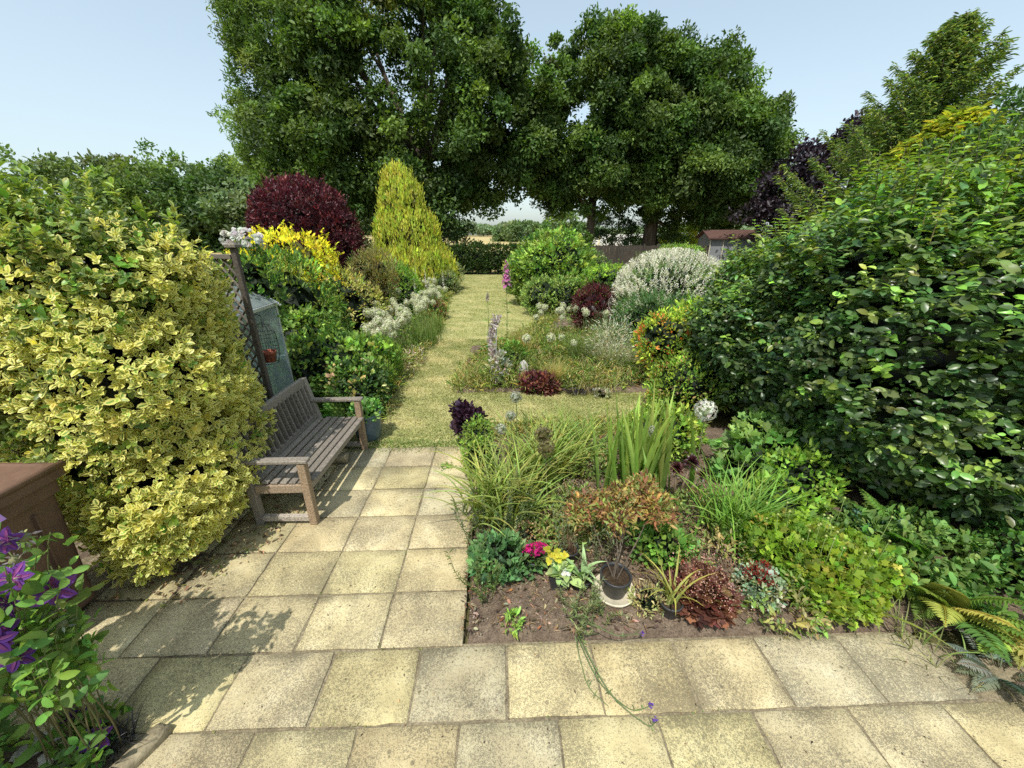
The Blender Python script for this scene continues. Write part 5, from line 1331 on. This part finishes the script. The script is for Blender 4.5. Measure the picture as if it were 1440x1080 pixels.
grass('ornamental_grass', 'silvery white feathery grass mound at the right of the island bed', (1.78, 6.6, 0), 520, (.5, 1.05), .006, (0, .6), (.7, 2.2), [((.16, .22, .09), 1)], [((.46, .46, .34), 2), ((.32, .36, .2), 1)], .09, 'soft', (700, .48, .35, .95, [((.58, .56, .46), 2), ((.42, .44, .3), 1)]))
grass('ornamental_grass', 'dark green upright grass clump left of the silvery grass mound', (1.30, 6.9, 0), 420, (.5, .95), .009, (0, .4), (.4, 1.6), [((.08, .13, .04), 1)], [((.20, .25, .08), 1), ((.14, .2, .05), 1)], .09)
grass('ornamental_grass', 'blue green grass fan behind the silvery grass mound', (2.05, 7.8, 0), 420, (.6, 1.1), .009, (0, .5), (.4, 1.6), [((.10, .16, .07), 1)], [((.18, .26, .10), 1)], .09)
grass('ornamental_grass', 'yellowing long grass around the left edge of the island bed', (-.55, 6.15, 0), 420, (.22, .55), .007, (.1, .8), (.8, 2.0), [((.18, .21, .06), 1)], [((.44, .38, .16), 2), ((.26, .28, .08), 1)], .2)
grass('ornamental_grass', 'pale bleached grass sprawling right of the golden tuft', (1.35, 6.0, 0), 380, (.2, .55), .007, (.1, .8), (.8, 2.1), [((.30, .28, .11), 1)], [((.54, .46, .25), 2), ((.32, .33, .12), 1)], .2)
grass('ornamental_grass', 'ragged grass beside the pink foxglove stem', (-.15, 6.75, 0), 260, (.2, .6), .008, (.1, .6), (.6, 1.6), [((.13, .18, .05), 1)], [((.24, .28, .09), 2), ((.38, .34, .15), 1)], .16)
def f(g): shrub(g, [((0, 0, .14), (.26, .17, .16)), ((.18, -.03, .10), (.16, .13, .1))], 130, 5, .05, .065, .055, [((.10, .03, .035), 3), ((.20, .07, .05), 1), ((.24, .13, .07), 1)], LOBE3, core_s=.7, core_c=(.02, .01, .01))
plant('heuchera', 'dark red leaf clump in front of the golden grass tuft', 'perennial', (.42, 5.82, 0), f, 'purple')
def f(g):
    n = 260; blades(g, n, np.c_[R.normal(size=(n, 2)) * [.14, .06], np.zeros(n)], U(0, 6.28, n), U(.08, .2, n), .008, U(.2, .8, n), U(1, 2.2, n), (.022, .018, .024), (.05, .04, .05), 5)
plant('black_grass', 'low black grass patch at the front right of the island bed', 'ornamental grass', (1.05, 5.72, 0), f, 'gloss')
def f(g): shrub(g, [((0, 0, .05), (.12, .1, .07))], 40, 6, .03, .03, .015, [((.55, .55, .42), 2), ((.25, .3, .1), 1)], HEX, core_s=.5)
plant('cream_perennial', 'low cream white flower patch right of the black grass', 'perennial', (1.42, 5.6, 0), f, 'petal')
def f(g): weed(g, 26, .5, (.16, .22, .07), .35, .3)
plant('wispy_perennial', 'upright dry flower stems in the middle of the island bed', 'perennial', (.25, 6.2, 0), f, 'soft')
def f(g): shrub(g, [((0, 0, .30), (.2, .2, .3))], 110, 6, .06, .06, .03, [(G2, 2), (G3, 1)], HEX, core_s=.4)
plant('green_perennial', 'leafy green plant beside the base of the tall pink foxglove', 'perennial', (.02, 6.55, 0), f, 'leaf')
rock('stump', 'rough pale grey weathered stump standing in the island bed', 'stump', (.20, 6.25, .17), (.075, .07, .20), .3, 'stone', c=(.30, .28, .25), nz=.10)

# ------------------------------------------------------------------ RIGHT BORDER
bush('bush', 'yellow green shrub with orange red young tips in the right border', 'bush', (2.5, 6.0, 0), [((0, 0, .80), (.48, .42, .45)), ((.2, .1, .5), (.45, .45, .5))], 330, 7, .08, .06, .026, [((.26, .32, .04), 3), ((.15, .24, .04), 2), ((.45, .14, .04), .35), ((.42, .30, .05), .5)], HEX, lift=.2)
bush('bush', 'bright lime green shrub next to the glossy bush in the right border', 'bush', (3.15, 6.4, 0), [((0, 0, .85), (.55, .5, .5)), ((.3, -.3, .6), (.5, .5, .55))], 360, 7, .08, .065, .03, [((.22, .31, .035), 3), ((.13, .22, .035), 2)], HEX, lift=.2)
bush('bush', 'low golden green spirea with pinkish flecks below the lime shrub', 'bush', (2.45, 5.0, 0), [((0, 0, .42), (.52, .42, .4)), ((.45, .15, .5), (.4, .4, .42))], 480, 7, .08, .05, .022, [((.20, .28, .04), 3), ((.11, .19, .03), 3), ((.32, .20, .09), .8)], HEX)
bush('feathery_shrub', 'fine blue green feathery bush below the white tipped willow', 'bush', (2.75, 7.6, 0), [((0, 0, .75), (.7, .5, .55)), ((.7, 0, .7), (.6, .5, .55))], 480, 8, .09, .08, .012, [((.07, .14, .05), 2), ((.12, .2, .07), 1)], LANCE, core_s=.7)
t = bush('variegated_willow', 'wide dome shaped shrub with white tipped shoots in the right border', 'bush', (3.75, 9.3, 0), [((0, 0, .95), (1.18, .9, .85), 2.2), ((-.75, -.3, .65), (.6, .6, .6))], 620, 6, .1, .08, .024, [((.10, .17, .06), 2), ((.18, .25, .11), 1)], LANCE, core_s=.82)
BL = [((0, 0, 1.0), (1.2, .92, .9), 2.2), ((-.75, -.3, .68), (.62, .62, .62))]
g = Geo(); n = 1700; P, N = surf(BL, n, .35); A = nrm(N * .7 + [0, 0, .55] + .3 * rdir(n)); per = 9; Pi = np.repeat(np.arange(n), per); k = np.tile(np.arange(per), n)
ph = k * 2.4 + U(0, 6.28, n)[Pi]; t1 = nrm(np.cross(A, rdir(n))); t2 = np.cross(A, t1); pr = t1[Pi] * np.cos(ph)[:, None] + t2[Pi] * np.sin(ph)[:, None]
leaves(g, LANCE, P[Pi] + A[Pi] * (k / per * .20)[:, None], A[Pi] * .8 + pr * .7, A[Pi] - pr, U(.035, .065, n * per), .022, pal(n * per, [((.88, .86, .72), 3), ((.72, .74, .52), 1), ((.8, .7, .62), .3)], .1, .03)); g.build('white_tip', M['petal'], t)
bush('berberis', 'low dark maroon mound in front of the white tipped shrub', 'bush', (2.02, 9.4, 0), [((0, 0, .62), (.56, .5, .62))], 420, 8, .07, .06, .022, [((.075, .02, .022), 3), ((.12, .03, .03), 1)], LANCE, 'purple', up=.7, core_c=(.02, .006, .008))
bush('laurel', 'big rounded bright green bush right of the far lawn', 'bush', (1.5, 14, 0), [((0, 0, 1.3), (1.25, 1.2, 1.15)), ((-.7, .3, 1.0), (.95, 1, .95)), ((.5, -.6, .8), (.9, .8, .8))], 900, 7, .13, .12, .055, [((.10, .18, .03), 3), ((.19, .27, .05), 2), (G1, 1)], OVAL, lift=.3)
bush('bush', 'soft pale green bush at the right lawn edge in front of the big rounded bush', 'bush', (.95, 12.2, 0), [((0, 0, .55), (.62, .6, .58)), ((.8, .1, .55), (.7, .6, .55)), ((-.05, .9, .5), (.5, .6, .5))], 520, 7, .09, .075, .03, [((.13, .21, .05), 2), ((.21, .28, .08), 2), (G1, 1)], HEX)
bush('bush', 'small shrub with creamy yellow leaves at the far right end of the lawn', 'bush', (.35, 17, 0), [((0, 0, .75), (.65, .6, .75))], 260, 6, .1, .1, .05, [((.30, .31, .07), 2), ((.42, .38, .18), 1), (G2, 1)], HEX)
bush('box_dome', 'clipped dome with lime coloured flat top behind the maroon mound', 'bush', (3.0, 12.2, 0), [((0, 0, .75), (.85, .75, .72), 3.0)], 720, 7, .06, .045, .024, [((.16, .25, .03), 2), ((.08, .15, .025), 2)], OVAL, lift=.5)
bush('box_dome', 'small round dark speckled bush right of the big rounded bush', 'bush', (2.95, 14.8, 0), [((0, 0, 1.0), (.68, .65, .72))], 380, 7, .08, .06, .03, [((.07, .12, .035), 2), ((.16, .2, .09), 1)], OVAL)
bush('clipped_hedge', 'boxy clipped light green hedge beyond the white tipped shrub', 'hedge', (7.6, 18.5, 0), [((0, 0, .9), (1.0, .7, .95), 5)], 500, 7, .09, .08, .04, [((.14, .22, .04), 2), ((.09, .15, .03), 1)], HEX, lift=.3)
bush('clipped_hedge', 'lower olive clipped hedge left of the boxy light green hedge', 'hedge', (6.2, 18.3, 0), [((0, 0, .75), (.7, .6, .8), 3)], 300, 7, .09, .08, .04, [((.10, .13, .05), 2), ((.15, .17, .07), 1)], HEX)
bush('bush', 'fresh green shrubs spreading below the grey shed', 'bush', (8.0, 13.5, 0), [((0, 0, .8), (1.6, 1.0, .75)), ((1.6, .4, .9), (1.3, 1.0, .85)), ((-1.8, -1.5, .6), (1.3, 1.0, .6))], 700, 6, .13, .11, .05, [((.16, .24, .04), 2), ((.10, .17, .03), 2)], HEX)

# ------------------------------------------------------------------ FAR HEDGE, FENCE, SHED
BK = [((x, 0, .75), (.85, .55, .92), 2.6) for x in np.arange(-5.6, 4.6, 1.15)]
bush('field_hedge', 'dark leaved hedge closing the far end of the lawn', 'hedge', (0, 25.8, 0), BK, 2300, 6, .13, .12, .07, [((.028, .05, .014), 3), ((.05, .085, .02), 1)], HEX, stem=None, core_c=(.008, .012, .005))
def fence():
    t = thing('board_fence', 'dark timber board fence under the right oaks', 'fence', (3.8, 28, 0))
    g = Geo()
    for k in range(62):
        x = k * .2; h = 1.62 + .012 * R.normal(); box(g, (x, 0, h / 2), (.192, .02, h), None, (1, 1, 1), .003)
    g.build('panel', M['fence'], t)
    for k in range(8):
        g = Geo(); box(g, (k * 1.75, -.07, .85), (.10, .10, 1.75), None, (1, 1, 1), .008); g.build('post', M['fence'], t)
fence()
def shed():
    t = thing('shed', 'grey rendered shed with pale uprights and a red tiled roof behind the garden', 'shed', (15.0, 27.8, -.25), math.radians(-6))
    g = Geo(); box(g, (0, 1.2, 1.15), (3.0, 2.4, 2.3), None, (1, 1, 1), .01); g.build('wall', M['shed'], t)
    for x in (-1.48, -.62, .28, 1.48):
        g = Geo(); box(g, (x, -.03, 1.1), (.05, .06, 2.2), None, (1, 1, 1), .004); g.build('upright', M['saucer'], t)
    g = Geo(); v = np.array([(-1.7, -.25, 2.28), (1.7, -.25, 2.28), (1.7, 1.2, 2.8), (-1.7, 1.2, 2.8), (-1.7, 2.65, 2.28), (1.7, 2.65, 2.28)]); v2 = v + [0, 0, .07]
    g.add(np.concatenate([v, v2]), [[(0, 3, 2, 1), (3, 4, 5, 2), (6, 7, 8, 9), (9, 8, 11, 10), (0, 1, 7, 6), (4, 10, 11, 5), (1, 2, 8, 7), (2, 5, 11, 8), (0, 6, 9, 3), (3, 9, 10, 4)]], smooth=False)
    for k in range(9):
        z = k / 9; box(g, (0, -.25 + 1.45 * z, 2.36 + .52 * z), (3.4, .03, .03), (.34, 0, 0), (1, 1, 1), .004)
    g.build('roof', M['tile'], t)
    g = Geo()
    v = np.array([(-1.5, -.0, 2.3), (-1.5, 2.4, 2.3), (-1.5, 1.2, 2.72)]); 
    for k in (0, 1):
        g = Geo(); g.add(v + [3 * k, 0, 0], [np.array([[0, 1, 2] if k == 0 else [0, 2, 1]])], smooth=False); g.build('gable', M['shed'], t)
shed()
def caravan(lab, loc, L, h, rz):
    t = thing('caravan', lab, 'caravan', loc, rz)
    g = Geo(); prof = [(-.5, .35), (-.5, .6), (-.47, .92), (-.43, 1.0), (.43, 1.0), (.48, .85), (.5, .5), (.48, .3)]
    p = np.array(prof) * [L, h]; k = len(p); v = np.concatenate([np.c_[p[:, 0], np.full(k, -1.1), p[:, 1]], np.c_[p[:, 0], np.full(k, 1.1), p[:, 1]]]); a = np.arange(k); b = (a + 1) % k
    g.add(v, [a[None], (a + k)[None, ::-1], np.stack([a, a + k, b + k, b], 1)], smooth=False); g.build('body', M['white'], t)
    for x in (-.3, .05, .3):
        g = Geo(); box(g, (x * L, -1.11, h * .75), (L * .16, .03, h * .18), None, (1, 1, 1), .01); g.build('window', M['blackpot'], t)
    for x in (-.08, .08):
        g = Geo(); lathe(g, [(.0, -.09), (.3, -.09), (.33, 0), (.3, .09), (0, .09)], 18); w = g.build('wheel', M['blackpot'], t, (x * L, -.95, .33)); w.rotation_euler = (PI / 2, 0, 0)
caravan('white caravan seen left of the thin oak trunk beyond the fence', (9.6, 62, 0), 6.5, 2.4, .05)
caravan('white caravan seen just left of the grey shed beyond the fence', (17.2, 44, 0), 5.5, 2.5, .1)
caravan('white caravan between the two oak trunks beyond the fence', (13.2, 48, 0), 5.5, 2.3, 0)

# ------------------------------------------------------------------ TREES
def tree(name, label, loc, blobs, trunk, nclump, cr, per, L, cols, mat='tree', cat='tree', group=None, limbs=14, tm=HEX, inner=.45, asp=.55, fl=.75, droop=0, cvar=.11):
    t = thing(name, label, cat, loc, 0, group)
    g = Geo(); c0, r0, e0 = blob_arr(blobs)
    P, N = surf(blobs, nclump, -9, .7)
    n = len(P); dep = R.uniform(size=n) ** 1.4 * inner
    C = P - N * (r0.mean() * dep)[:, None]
    if fl < .8:
        C += N * (np.where(R.uniform(size=n) < .35, U(0, 1.4, n), 0) * np.mean(cr))[:, None]
        k_ = 2 * PI / (r0.mean() * .95); f1, f2, f3 = U(0, 6, 3)
        hole_ = np.sin(C[:, 0] * k_ + f1 + np.sin(C[:, 2] * k_ * .7)) + np.sin(C[:, 2] * k_ * 1.15 + f2 + np.sin(C[:, 1] * k_ * .8)) + .6 * np.sin(C[:, 1] * k_ + f3) + .3 * R.normal(size=n)
        kp = hole_ > np.quantile(hole_, .13)
        C, N, dep, P = C[kp], N[kp], dep[kp], P[kp]; n = len(C)
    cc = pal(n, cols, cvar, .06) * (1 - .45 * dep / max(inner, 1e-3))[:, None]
    crr = U(*cr, n)
    Pi = np.repeat(np.arange(n), per); m = n * per
    d = rdir(m); d = nrm(d + N[Pi] * .45 + [0, 0, .25]); rad = U(.35, 1.05, m) ** .7
    q = C[Pi] + d * (crr[Pi] * rad)[:, None] * [1, 1, fl] * np.exp(.28 * R.normal(size=(n, 3)))[Pi] + R.normal(size=(m, 3)) * (.12 * np.mean(cr))
    Nn = d * .6 + [0, 0, .5] + .7 * rdir(m); D = rdir(m) + d * .5 - [0, 0, droop]
    s = np.exp(.25 * R.normal(size=m))
    leaves(g, tm, q, D, Nn, L * s, L * asp * s, cc[Pi] * np.exp(.18 * R.normal(size=(m, 1))))
    g.build('crown', M[mat], t)
    if trunk:
        g = Geo(); r, hh, dx, dy = trunk
        base = np.array([0, 0, -.05]); top = np.array([dx, dy, hh])
        q = np.array([base, base + (top - base) * .03 , (base + top) / 2 + [.1, 0, 0], top]); tube(g, q, r, r * .6, 10, rad=[r * 1.45, r * 1.1, r * .9, r * .6])
        for k in range(limbs):
            e = C[R.integers(n)]; st = base + (top - base) * U(.55, 1.0); md = (st + e) / 2 + [0, 0, .08 * np.linalg.norm(e - st)] + rdir(1)[0] * .3
            ts = np.linspace(0, 1, 8)[:, None]; qq = (1 - ts) ** 2 * st + 2 * ts * (1 - ts) * md + ts ** 2 * e
            tube(g, qq, r * .42, r * .07, 6)
        g.build('trunk', M['bark'], t)
    return t
OK = [((.046, .082, .018), 3), ((.066, .108, .023), 3), ((.034, .060, .016), 2), ((.090, .14, .028), 1)]
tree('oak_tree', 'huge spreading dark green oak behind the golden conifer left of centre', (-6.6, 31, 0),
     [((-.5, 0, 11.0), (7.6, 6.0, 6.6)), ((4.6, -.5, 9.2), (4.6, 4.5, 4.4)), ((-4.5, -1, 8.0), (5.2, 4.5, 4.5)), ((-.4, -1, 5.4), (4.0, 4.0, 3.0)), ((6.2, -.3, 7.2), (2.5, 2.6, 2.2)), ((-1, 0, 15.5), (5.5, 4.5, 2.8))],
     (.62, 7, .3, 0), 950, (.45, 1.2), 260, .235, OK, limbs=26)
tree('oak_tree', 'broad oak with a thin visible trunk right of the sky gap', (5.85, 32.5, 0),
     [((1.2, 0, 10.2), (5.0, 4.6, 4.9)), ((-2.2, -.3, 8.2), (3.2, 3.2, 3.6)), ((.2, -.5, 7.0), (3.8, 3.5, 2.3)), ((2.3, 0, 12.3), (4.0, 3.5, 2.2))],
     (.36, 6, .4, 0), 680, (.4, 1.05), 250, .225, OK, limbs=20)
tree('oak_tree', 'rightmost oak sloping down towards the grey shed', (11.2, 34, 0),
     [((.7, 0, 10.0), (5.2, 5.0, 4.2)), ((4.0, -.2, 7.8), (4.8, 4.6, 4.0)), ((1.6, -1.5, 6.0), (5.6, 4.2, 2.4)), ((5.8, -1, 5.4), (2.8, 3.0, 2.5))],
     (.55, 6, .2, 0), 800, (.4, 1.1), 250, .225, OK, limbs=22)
tree('ash_tree', 'lighter feathery tree against the left flank of the huge oak', (-15.4, 32.5, 0),
     [((.2, 0, 12.2), (3.4, 3.4, 4.6)), ((-1.3, 0, 8.6), (2.7, 2.8, 3.2)), ((.6, -.4, 6.0), (2.6, 2.6, 2.4)), ((-.6, 0, 15.2), (2.4, 2.4, 2.2))],
     (.4, 8, .2, 0), 420, (.4, 1.0), 190, .26, [((.075, .125, .030), 2), ((.10, .155, .038), 2), ((.055, .095, .025), 1)], limbs=16, tm=LANCE, asp=.32)
# small trees and shrubs under and behind the oaks
for lb, loc, rr_, cols, nm in (('dark evergreen shrub behind the fence beside the thin oak trunk', (8.6, 35.5, 0), (1.9, 1.6, 2.3), [((.05, .085, .035), 2), ((.07, .11, .05), 1)], 'shrub'),
                      ('fresh green leafy shrub behind the fence under the rightmost oak', (12.6, 36, 0), (2.0, 1.6, 2.2), [((.10, .17, .04), 2), ((.07, .12, .03), 1)], 'shrub'),
                      ('lime yellow small tree beyond the fence near the shed', (15.4, 38, 0), (1.5, 1.3, 1.6), [((.30, .32, .04), 2), ((.22, .27, .04), 1)], 'small_tree'),
                      ('mid green shrub left of the shed under hanging oak leaves', (17.4, 40, 0), (1.6, 1.6, 1.6), [((.06, .11, .03), 1)], 'shrub'),
                      ('dark bush left of the sky gap behind the far hedge', (-5.2, 28.6, 0), (2.4, 1.4, 2.0), [((.03, .055, .015), 1)], 'shrub'),
                      ('dark green bushes behind the burgundy tree', (-10.5, 27.0, 0), (2.8, 1.6, 2.0), [((.04, .07, .02), 1)], 'shrub'),
                      ('green bush at the field edge right of the far hedge', (3.4, 27.2, 0), (1.6, 1.2, 1.9), [((.06, .11, .025), 2), ((.09, .14, .03), 1)], 'shrub')):
    hgt = rr_[2]
    tree(nm, lb, loc, [((0, 0, hgt * .85), rr_), ((rr_[0] * .5, 0, hgt * .6), (rr_[0] * .7, rr_[1] * .8, hgt * .7))], (.12, hgt, 0, 0), 90, (.3, .55), 70, .17, cols, cat='shrub' if nm == 'shrub' else 'tree', limbs=6)
# copper beech
tree('copper_beech', 'dark purple leaved tree between the rightmost oak and the tall conifer', (19.3, 24.5, 0),
     [((0, 0, 4.9), (3.5, 3, 2.9)), ((-2.6, -.4, 3.4), (2.0, 2.4, 2.4)), ((1.4, 0, 6.2), (2.6, 2.4, 1.9))], (.3, 4, 0, 0), 240, (.45, .85), 190, .22,
     [((.030, .022, .030), 3), ((.042, .028, .038), 2), ((.024, .022, .026), 1)], 'purple', limbs=12)
# tall conifer
def conifer(name, label, loc, H, rad, z0, nb, cols, L=.26, up=.25, mat='tree', droop=.5, pw=.8):
    t = thing(name, label, 'conifer', loc)
    g = Geo(); gt = Geo(); tube(gt, [(0, 0, 0), (0, 0, H * .5), (.05, 0, H)], H * .02, .01, 8, (.1, .08, .06))
    for k in range(nb):
        f_ = (k / nb) ** .85; z = z0 + (H - z0) * f_; a = k * 2.39996 + U(-.3, .3); l = rad * (1 - f_) ** pw * U(.7, 1.2) + .15
        m = int(6 + l * 9); ts = np.linspace(0, 1, m)
        h = np.array([math.cos(a), math.sin(a), 0]); q = np.outer(ts * l, h); q[:, 2] = z + l * (up * ts * 1.2 + .28 * ts ** 2 - .05)
        tube(gt, q[::max(1, m // 5)], .03 * (1 - f_) + .012, .006, 4, (.1, .08, .06))
        s0 = np.array([-h[1], h[0], 0]); per = 18; Pi = np.repeat(np.arange(m), per); mm = m * per
        sd = R.normal(size=mm); w = .12 * l * (1 - ts[Pi]) * 1.4 + .05
        P = q[Pi] + s0 * (sd * w)[:, None] + R.normal(size=(mm, 3)) * .045 - np.array([0, 0, 1.]) * (np.abs(sd) * w * .5)[:, None]
        D = h * .7 + s0 * (np.sign(sd) * .7)[:, None] + .35 * rdir(mm) - np.array([0, 0, droop]) * U(-.7, .9, mm)[:, None]
        leaves(g, LANCE, P, D, np.array([0, 0, 1.]) + .5 * rdir(mm), U(.6, 1.2, mm) * L, L * .26, pal(mm, cols, .2))
    g.build('foliage', M[mat], t); gt.build('trunk', M['bark'], t)
    return t
conifer('tall_conifer', 'tall open conifer with upswept branches against the sky on the right', (13.1, 14.3, 0), 8.2, 3.8, 1.0, 150, [((.10, .14, .045), 2), ((.06, .095, .035), 2), ((.16, .19, .05), 1)], .17, .34, pw=.95)
conifer('golden_conifer', 'yellow green feathery conifer in front of the tall open conifer', (9.9, 10.0, 0), 4.75, 1.7, .6, 170, [((.30, .32, .04), 2), ((.20, .25, .04), 2), ((.10, .15, .03), 1)], .24, .35, 'leaf')
tree('yew_tree', 'dense dark green conifer bush at the right edge above the glossy bush', (10.6, 8.6, 0), [((0, 0, 2.6), (2.0, 1.8, 2.2)), ((-1.4, .4, 2.0), (1.3, 1.3, 1.7)), ((1.4, 0, 3.2), (1.6, 1.6, 1.8))], (.15, 2, 0, 0), 260, (.25, .45), 100, .16, [((.045, .085, .028), 2), ((.08, .13, .035), 1)], 'tree', 'conifer', limbs=6, tm=LANCE, asp=.3)

# woodland at the left
wl = [(-76, 70, 12.0, 9, 'olive green'), (-66, 62, 11.0, 8, 'rounded'), (-56, 66, 11.5, 8.5, 'bushy'), (-50, 60, 9.6, 7, 'broad'), (-44, 64, 10.4, 7.5, 'bright crowned'), (-38.5, 60, 8.8, 6.5, 'dark'), (-33, 58, 8.0, 5.5, 'small'), (-62, 78, 14, 9, 'tall'), (-48, 80, 13.5, 9, 'tall'), (-88, 66, 12, 9, 'olive green')]
LBW = ['olive green woodland tree at the extreme left skyline', 'second woodland tree from the left picture edge, greyish crown', 'bushy grey green tree in the left woodland above the hedge top', 'broad low tree in front of the left woodland', 'bright topped woodland tree above the dark low one', 'dark round tree near the right end of the left woodland', 'grey green willowy tree at the right end of the left woodland', 'taller back row tree at the left of the woodland', 'taller back row tree in the middle of the woodland', 'outermost tree of the woodland at the left frame edge']
for (x, y, h, r, _), lb in zip(wl, LBW):
    c = [((.075, .105, .035), 2), ((.095, .13, .05), 1)] if R.uniform() < .6 else [((.06, .105, .022), 2), ((.09, .14, .028), 1)]
    if 'dark' in lb: c = [((.035, .065, .018), 1)]
    if 'willowy' in lb: c = [((.095, .13, .06), 1)]
    tree('woodland_tree', lb, (x, y, 0), [((0, 0, h * .62), (r, r * .8, h * .4)), ((-r * .4, -1, h * .35), (r * .7, r * .7, h * .36)), ((r * .4, -1, h * .32), (r * .7, r * .7, h * .33))], (.35, h * .5, 0, 0), 130, (1.1, 2.0), 110, .55, c, group='trees of the left woodland', limbs=6)
# distant wood on the horizon
g = Geo(); n = 1500
x = U(-210, 230, n); y = 300 + U(-6, 50, n); base = 6 + 2.5 * np.sin(x * .05) + 2 * np.sin(x * .13 + 1) + 7 * np.exp(-((x + 45) / 45) ** 2)
per = 36; Pi = np.repeat(np.arange(n), per); m = n * per; d = rdir(m); d[:, 2] = np.abs(d[:, 2])
q = np.c_[x, y, base * U(.2, .75, n)][Pi] + d * U(2.2, 3.8, n)[Pi][:, None] * [1.3, 1, 1.0]
leaves(g, HEX, q, rdir(m), d + .5 * rdir(m), 2.0, 1.3, pal(n, [((.10, .14, .075), 2), ((.13, .16, .09), 1), ((.08, .12, .07), 1)], .12)[Pi])
tag(g.build('distant_wood', M['tree']), 'hazy line of far woodland along the horizon beyond the barley field', 'woodland', kind='stuff')
for k, (x, y, h, lb) in enumerate(((3.5, 120, 5, 'roundish field tree far beyond the lawn left of the thin oak trunk'), (-2, 130, 3.6, 'low hedgerow bush on the far side of the barley field'), (14, 110, 6.5, 'green field tree seen right of the thin oak trunk'), (-24, 150, 7, 'far field tree half hidden behind the golden conifer'))):
    tree('field_tree', lb, (x, y, 0), [((0, 0, h * .5), (h * .9, h * .6, h * .5))], None, 60, (.8, 1.5), 60, .7, [((.08, .12, .05), 1), ((.06, .10, .035), 1)])

# ------------------------------------------------------------------ LIGHT, SKY, CAMERA
AZ, EL = math.radians(200), math.radians(61)
S = Vector((math.sin(AZ) * math.cos(EL), math.cos(AZ) * math.cos(EL), math.sin(EL)))
sun = bpy.data.lights.new('sun', 'SUN'); sun.energy = 5.0; sun.angle = math.radians(.55); sun.color = (1, .955, .88)
so = bpy.data.objects.new('sun', sun); col.objects.link(so); so.rotation_euler = S.to_track_quat('Z', 'Y').to_euler(); so.location = (-10, -20, 40)
w = bpy.data.worlds.new('World'); sc.world = w; w.use_nodes = True; nt = w.node_tree; nt.nodes.clear()
sk = nt.nodes.new('ShaderNodeTexSky'); sk.sky_type = 'NISHITA'; sk.sun_disc = False; sk.sun_elevation = EL; sk.sun_rotation = AZ
sk.air_density = 1.0; sk.dust_density = 2.2; sk.ozone_density = 1.2; sk.altitude = 0
bg = nt.nodes.new('ShaderNodeBackground'); bg.inputs[1].default_value = .15
hs = nt.nodes.new('ShaderNodeHueSaturation'); hs.inputs['Saturation'].default_value = .75; gm = nt.nodes.new('ShaderNodeGamma'); gm.inputs[1].default_value = .6; nt.links.new(sk.outputs[0], gm.inputs[0]); nt.links.new(gm.outputs[0], hs.inputs['Color'])
skc = mixc(nt, 1.0, hs.outputs[0], (2.45, 2.68, 2.66), 'MULTIPLY')
ow = nt.nodes.new('ShaderNodeOutputWorld'); nt.links.new(skc, bg.inputs[0]); nt.links.new(bg.outputs[0], ow.inputs[0])

cam = bpy.data.cameras.new('camera'); co = bpy.data.objects.new('camera', cam); col.objects.link(co)
cam.sensor_width = 36; cam.lens = 36 * 541 / 1440; cam.clip_start = .05; cam.clip_end = 2000
co.location = (0, 0, 2.4); co.rotation_euler = (math.radians(90 - 21.4), 0, 0)
sc.camera = co
sc.view_settings.view_transform = 'Standard'; sc.view_settings.look = 'None'; sc.view_settings.exposure = 0; sc.view_settings.gamma = 1
cy = sc.cycles
cy.max_bounces = 6; cy.diffuse_bounces = 3; cy.glossy_bounces = 2; cy.transmission_bounces = 4; cy.transparent_max_bounces = 8
cy.use_denoising = False
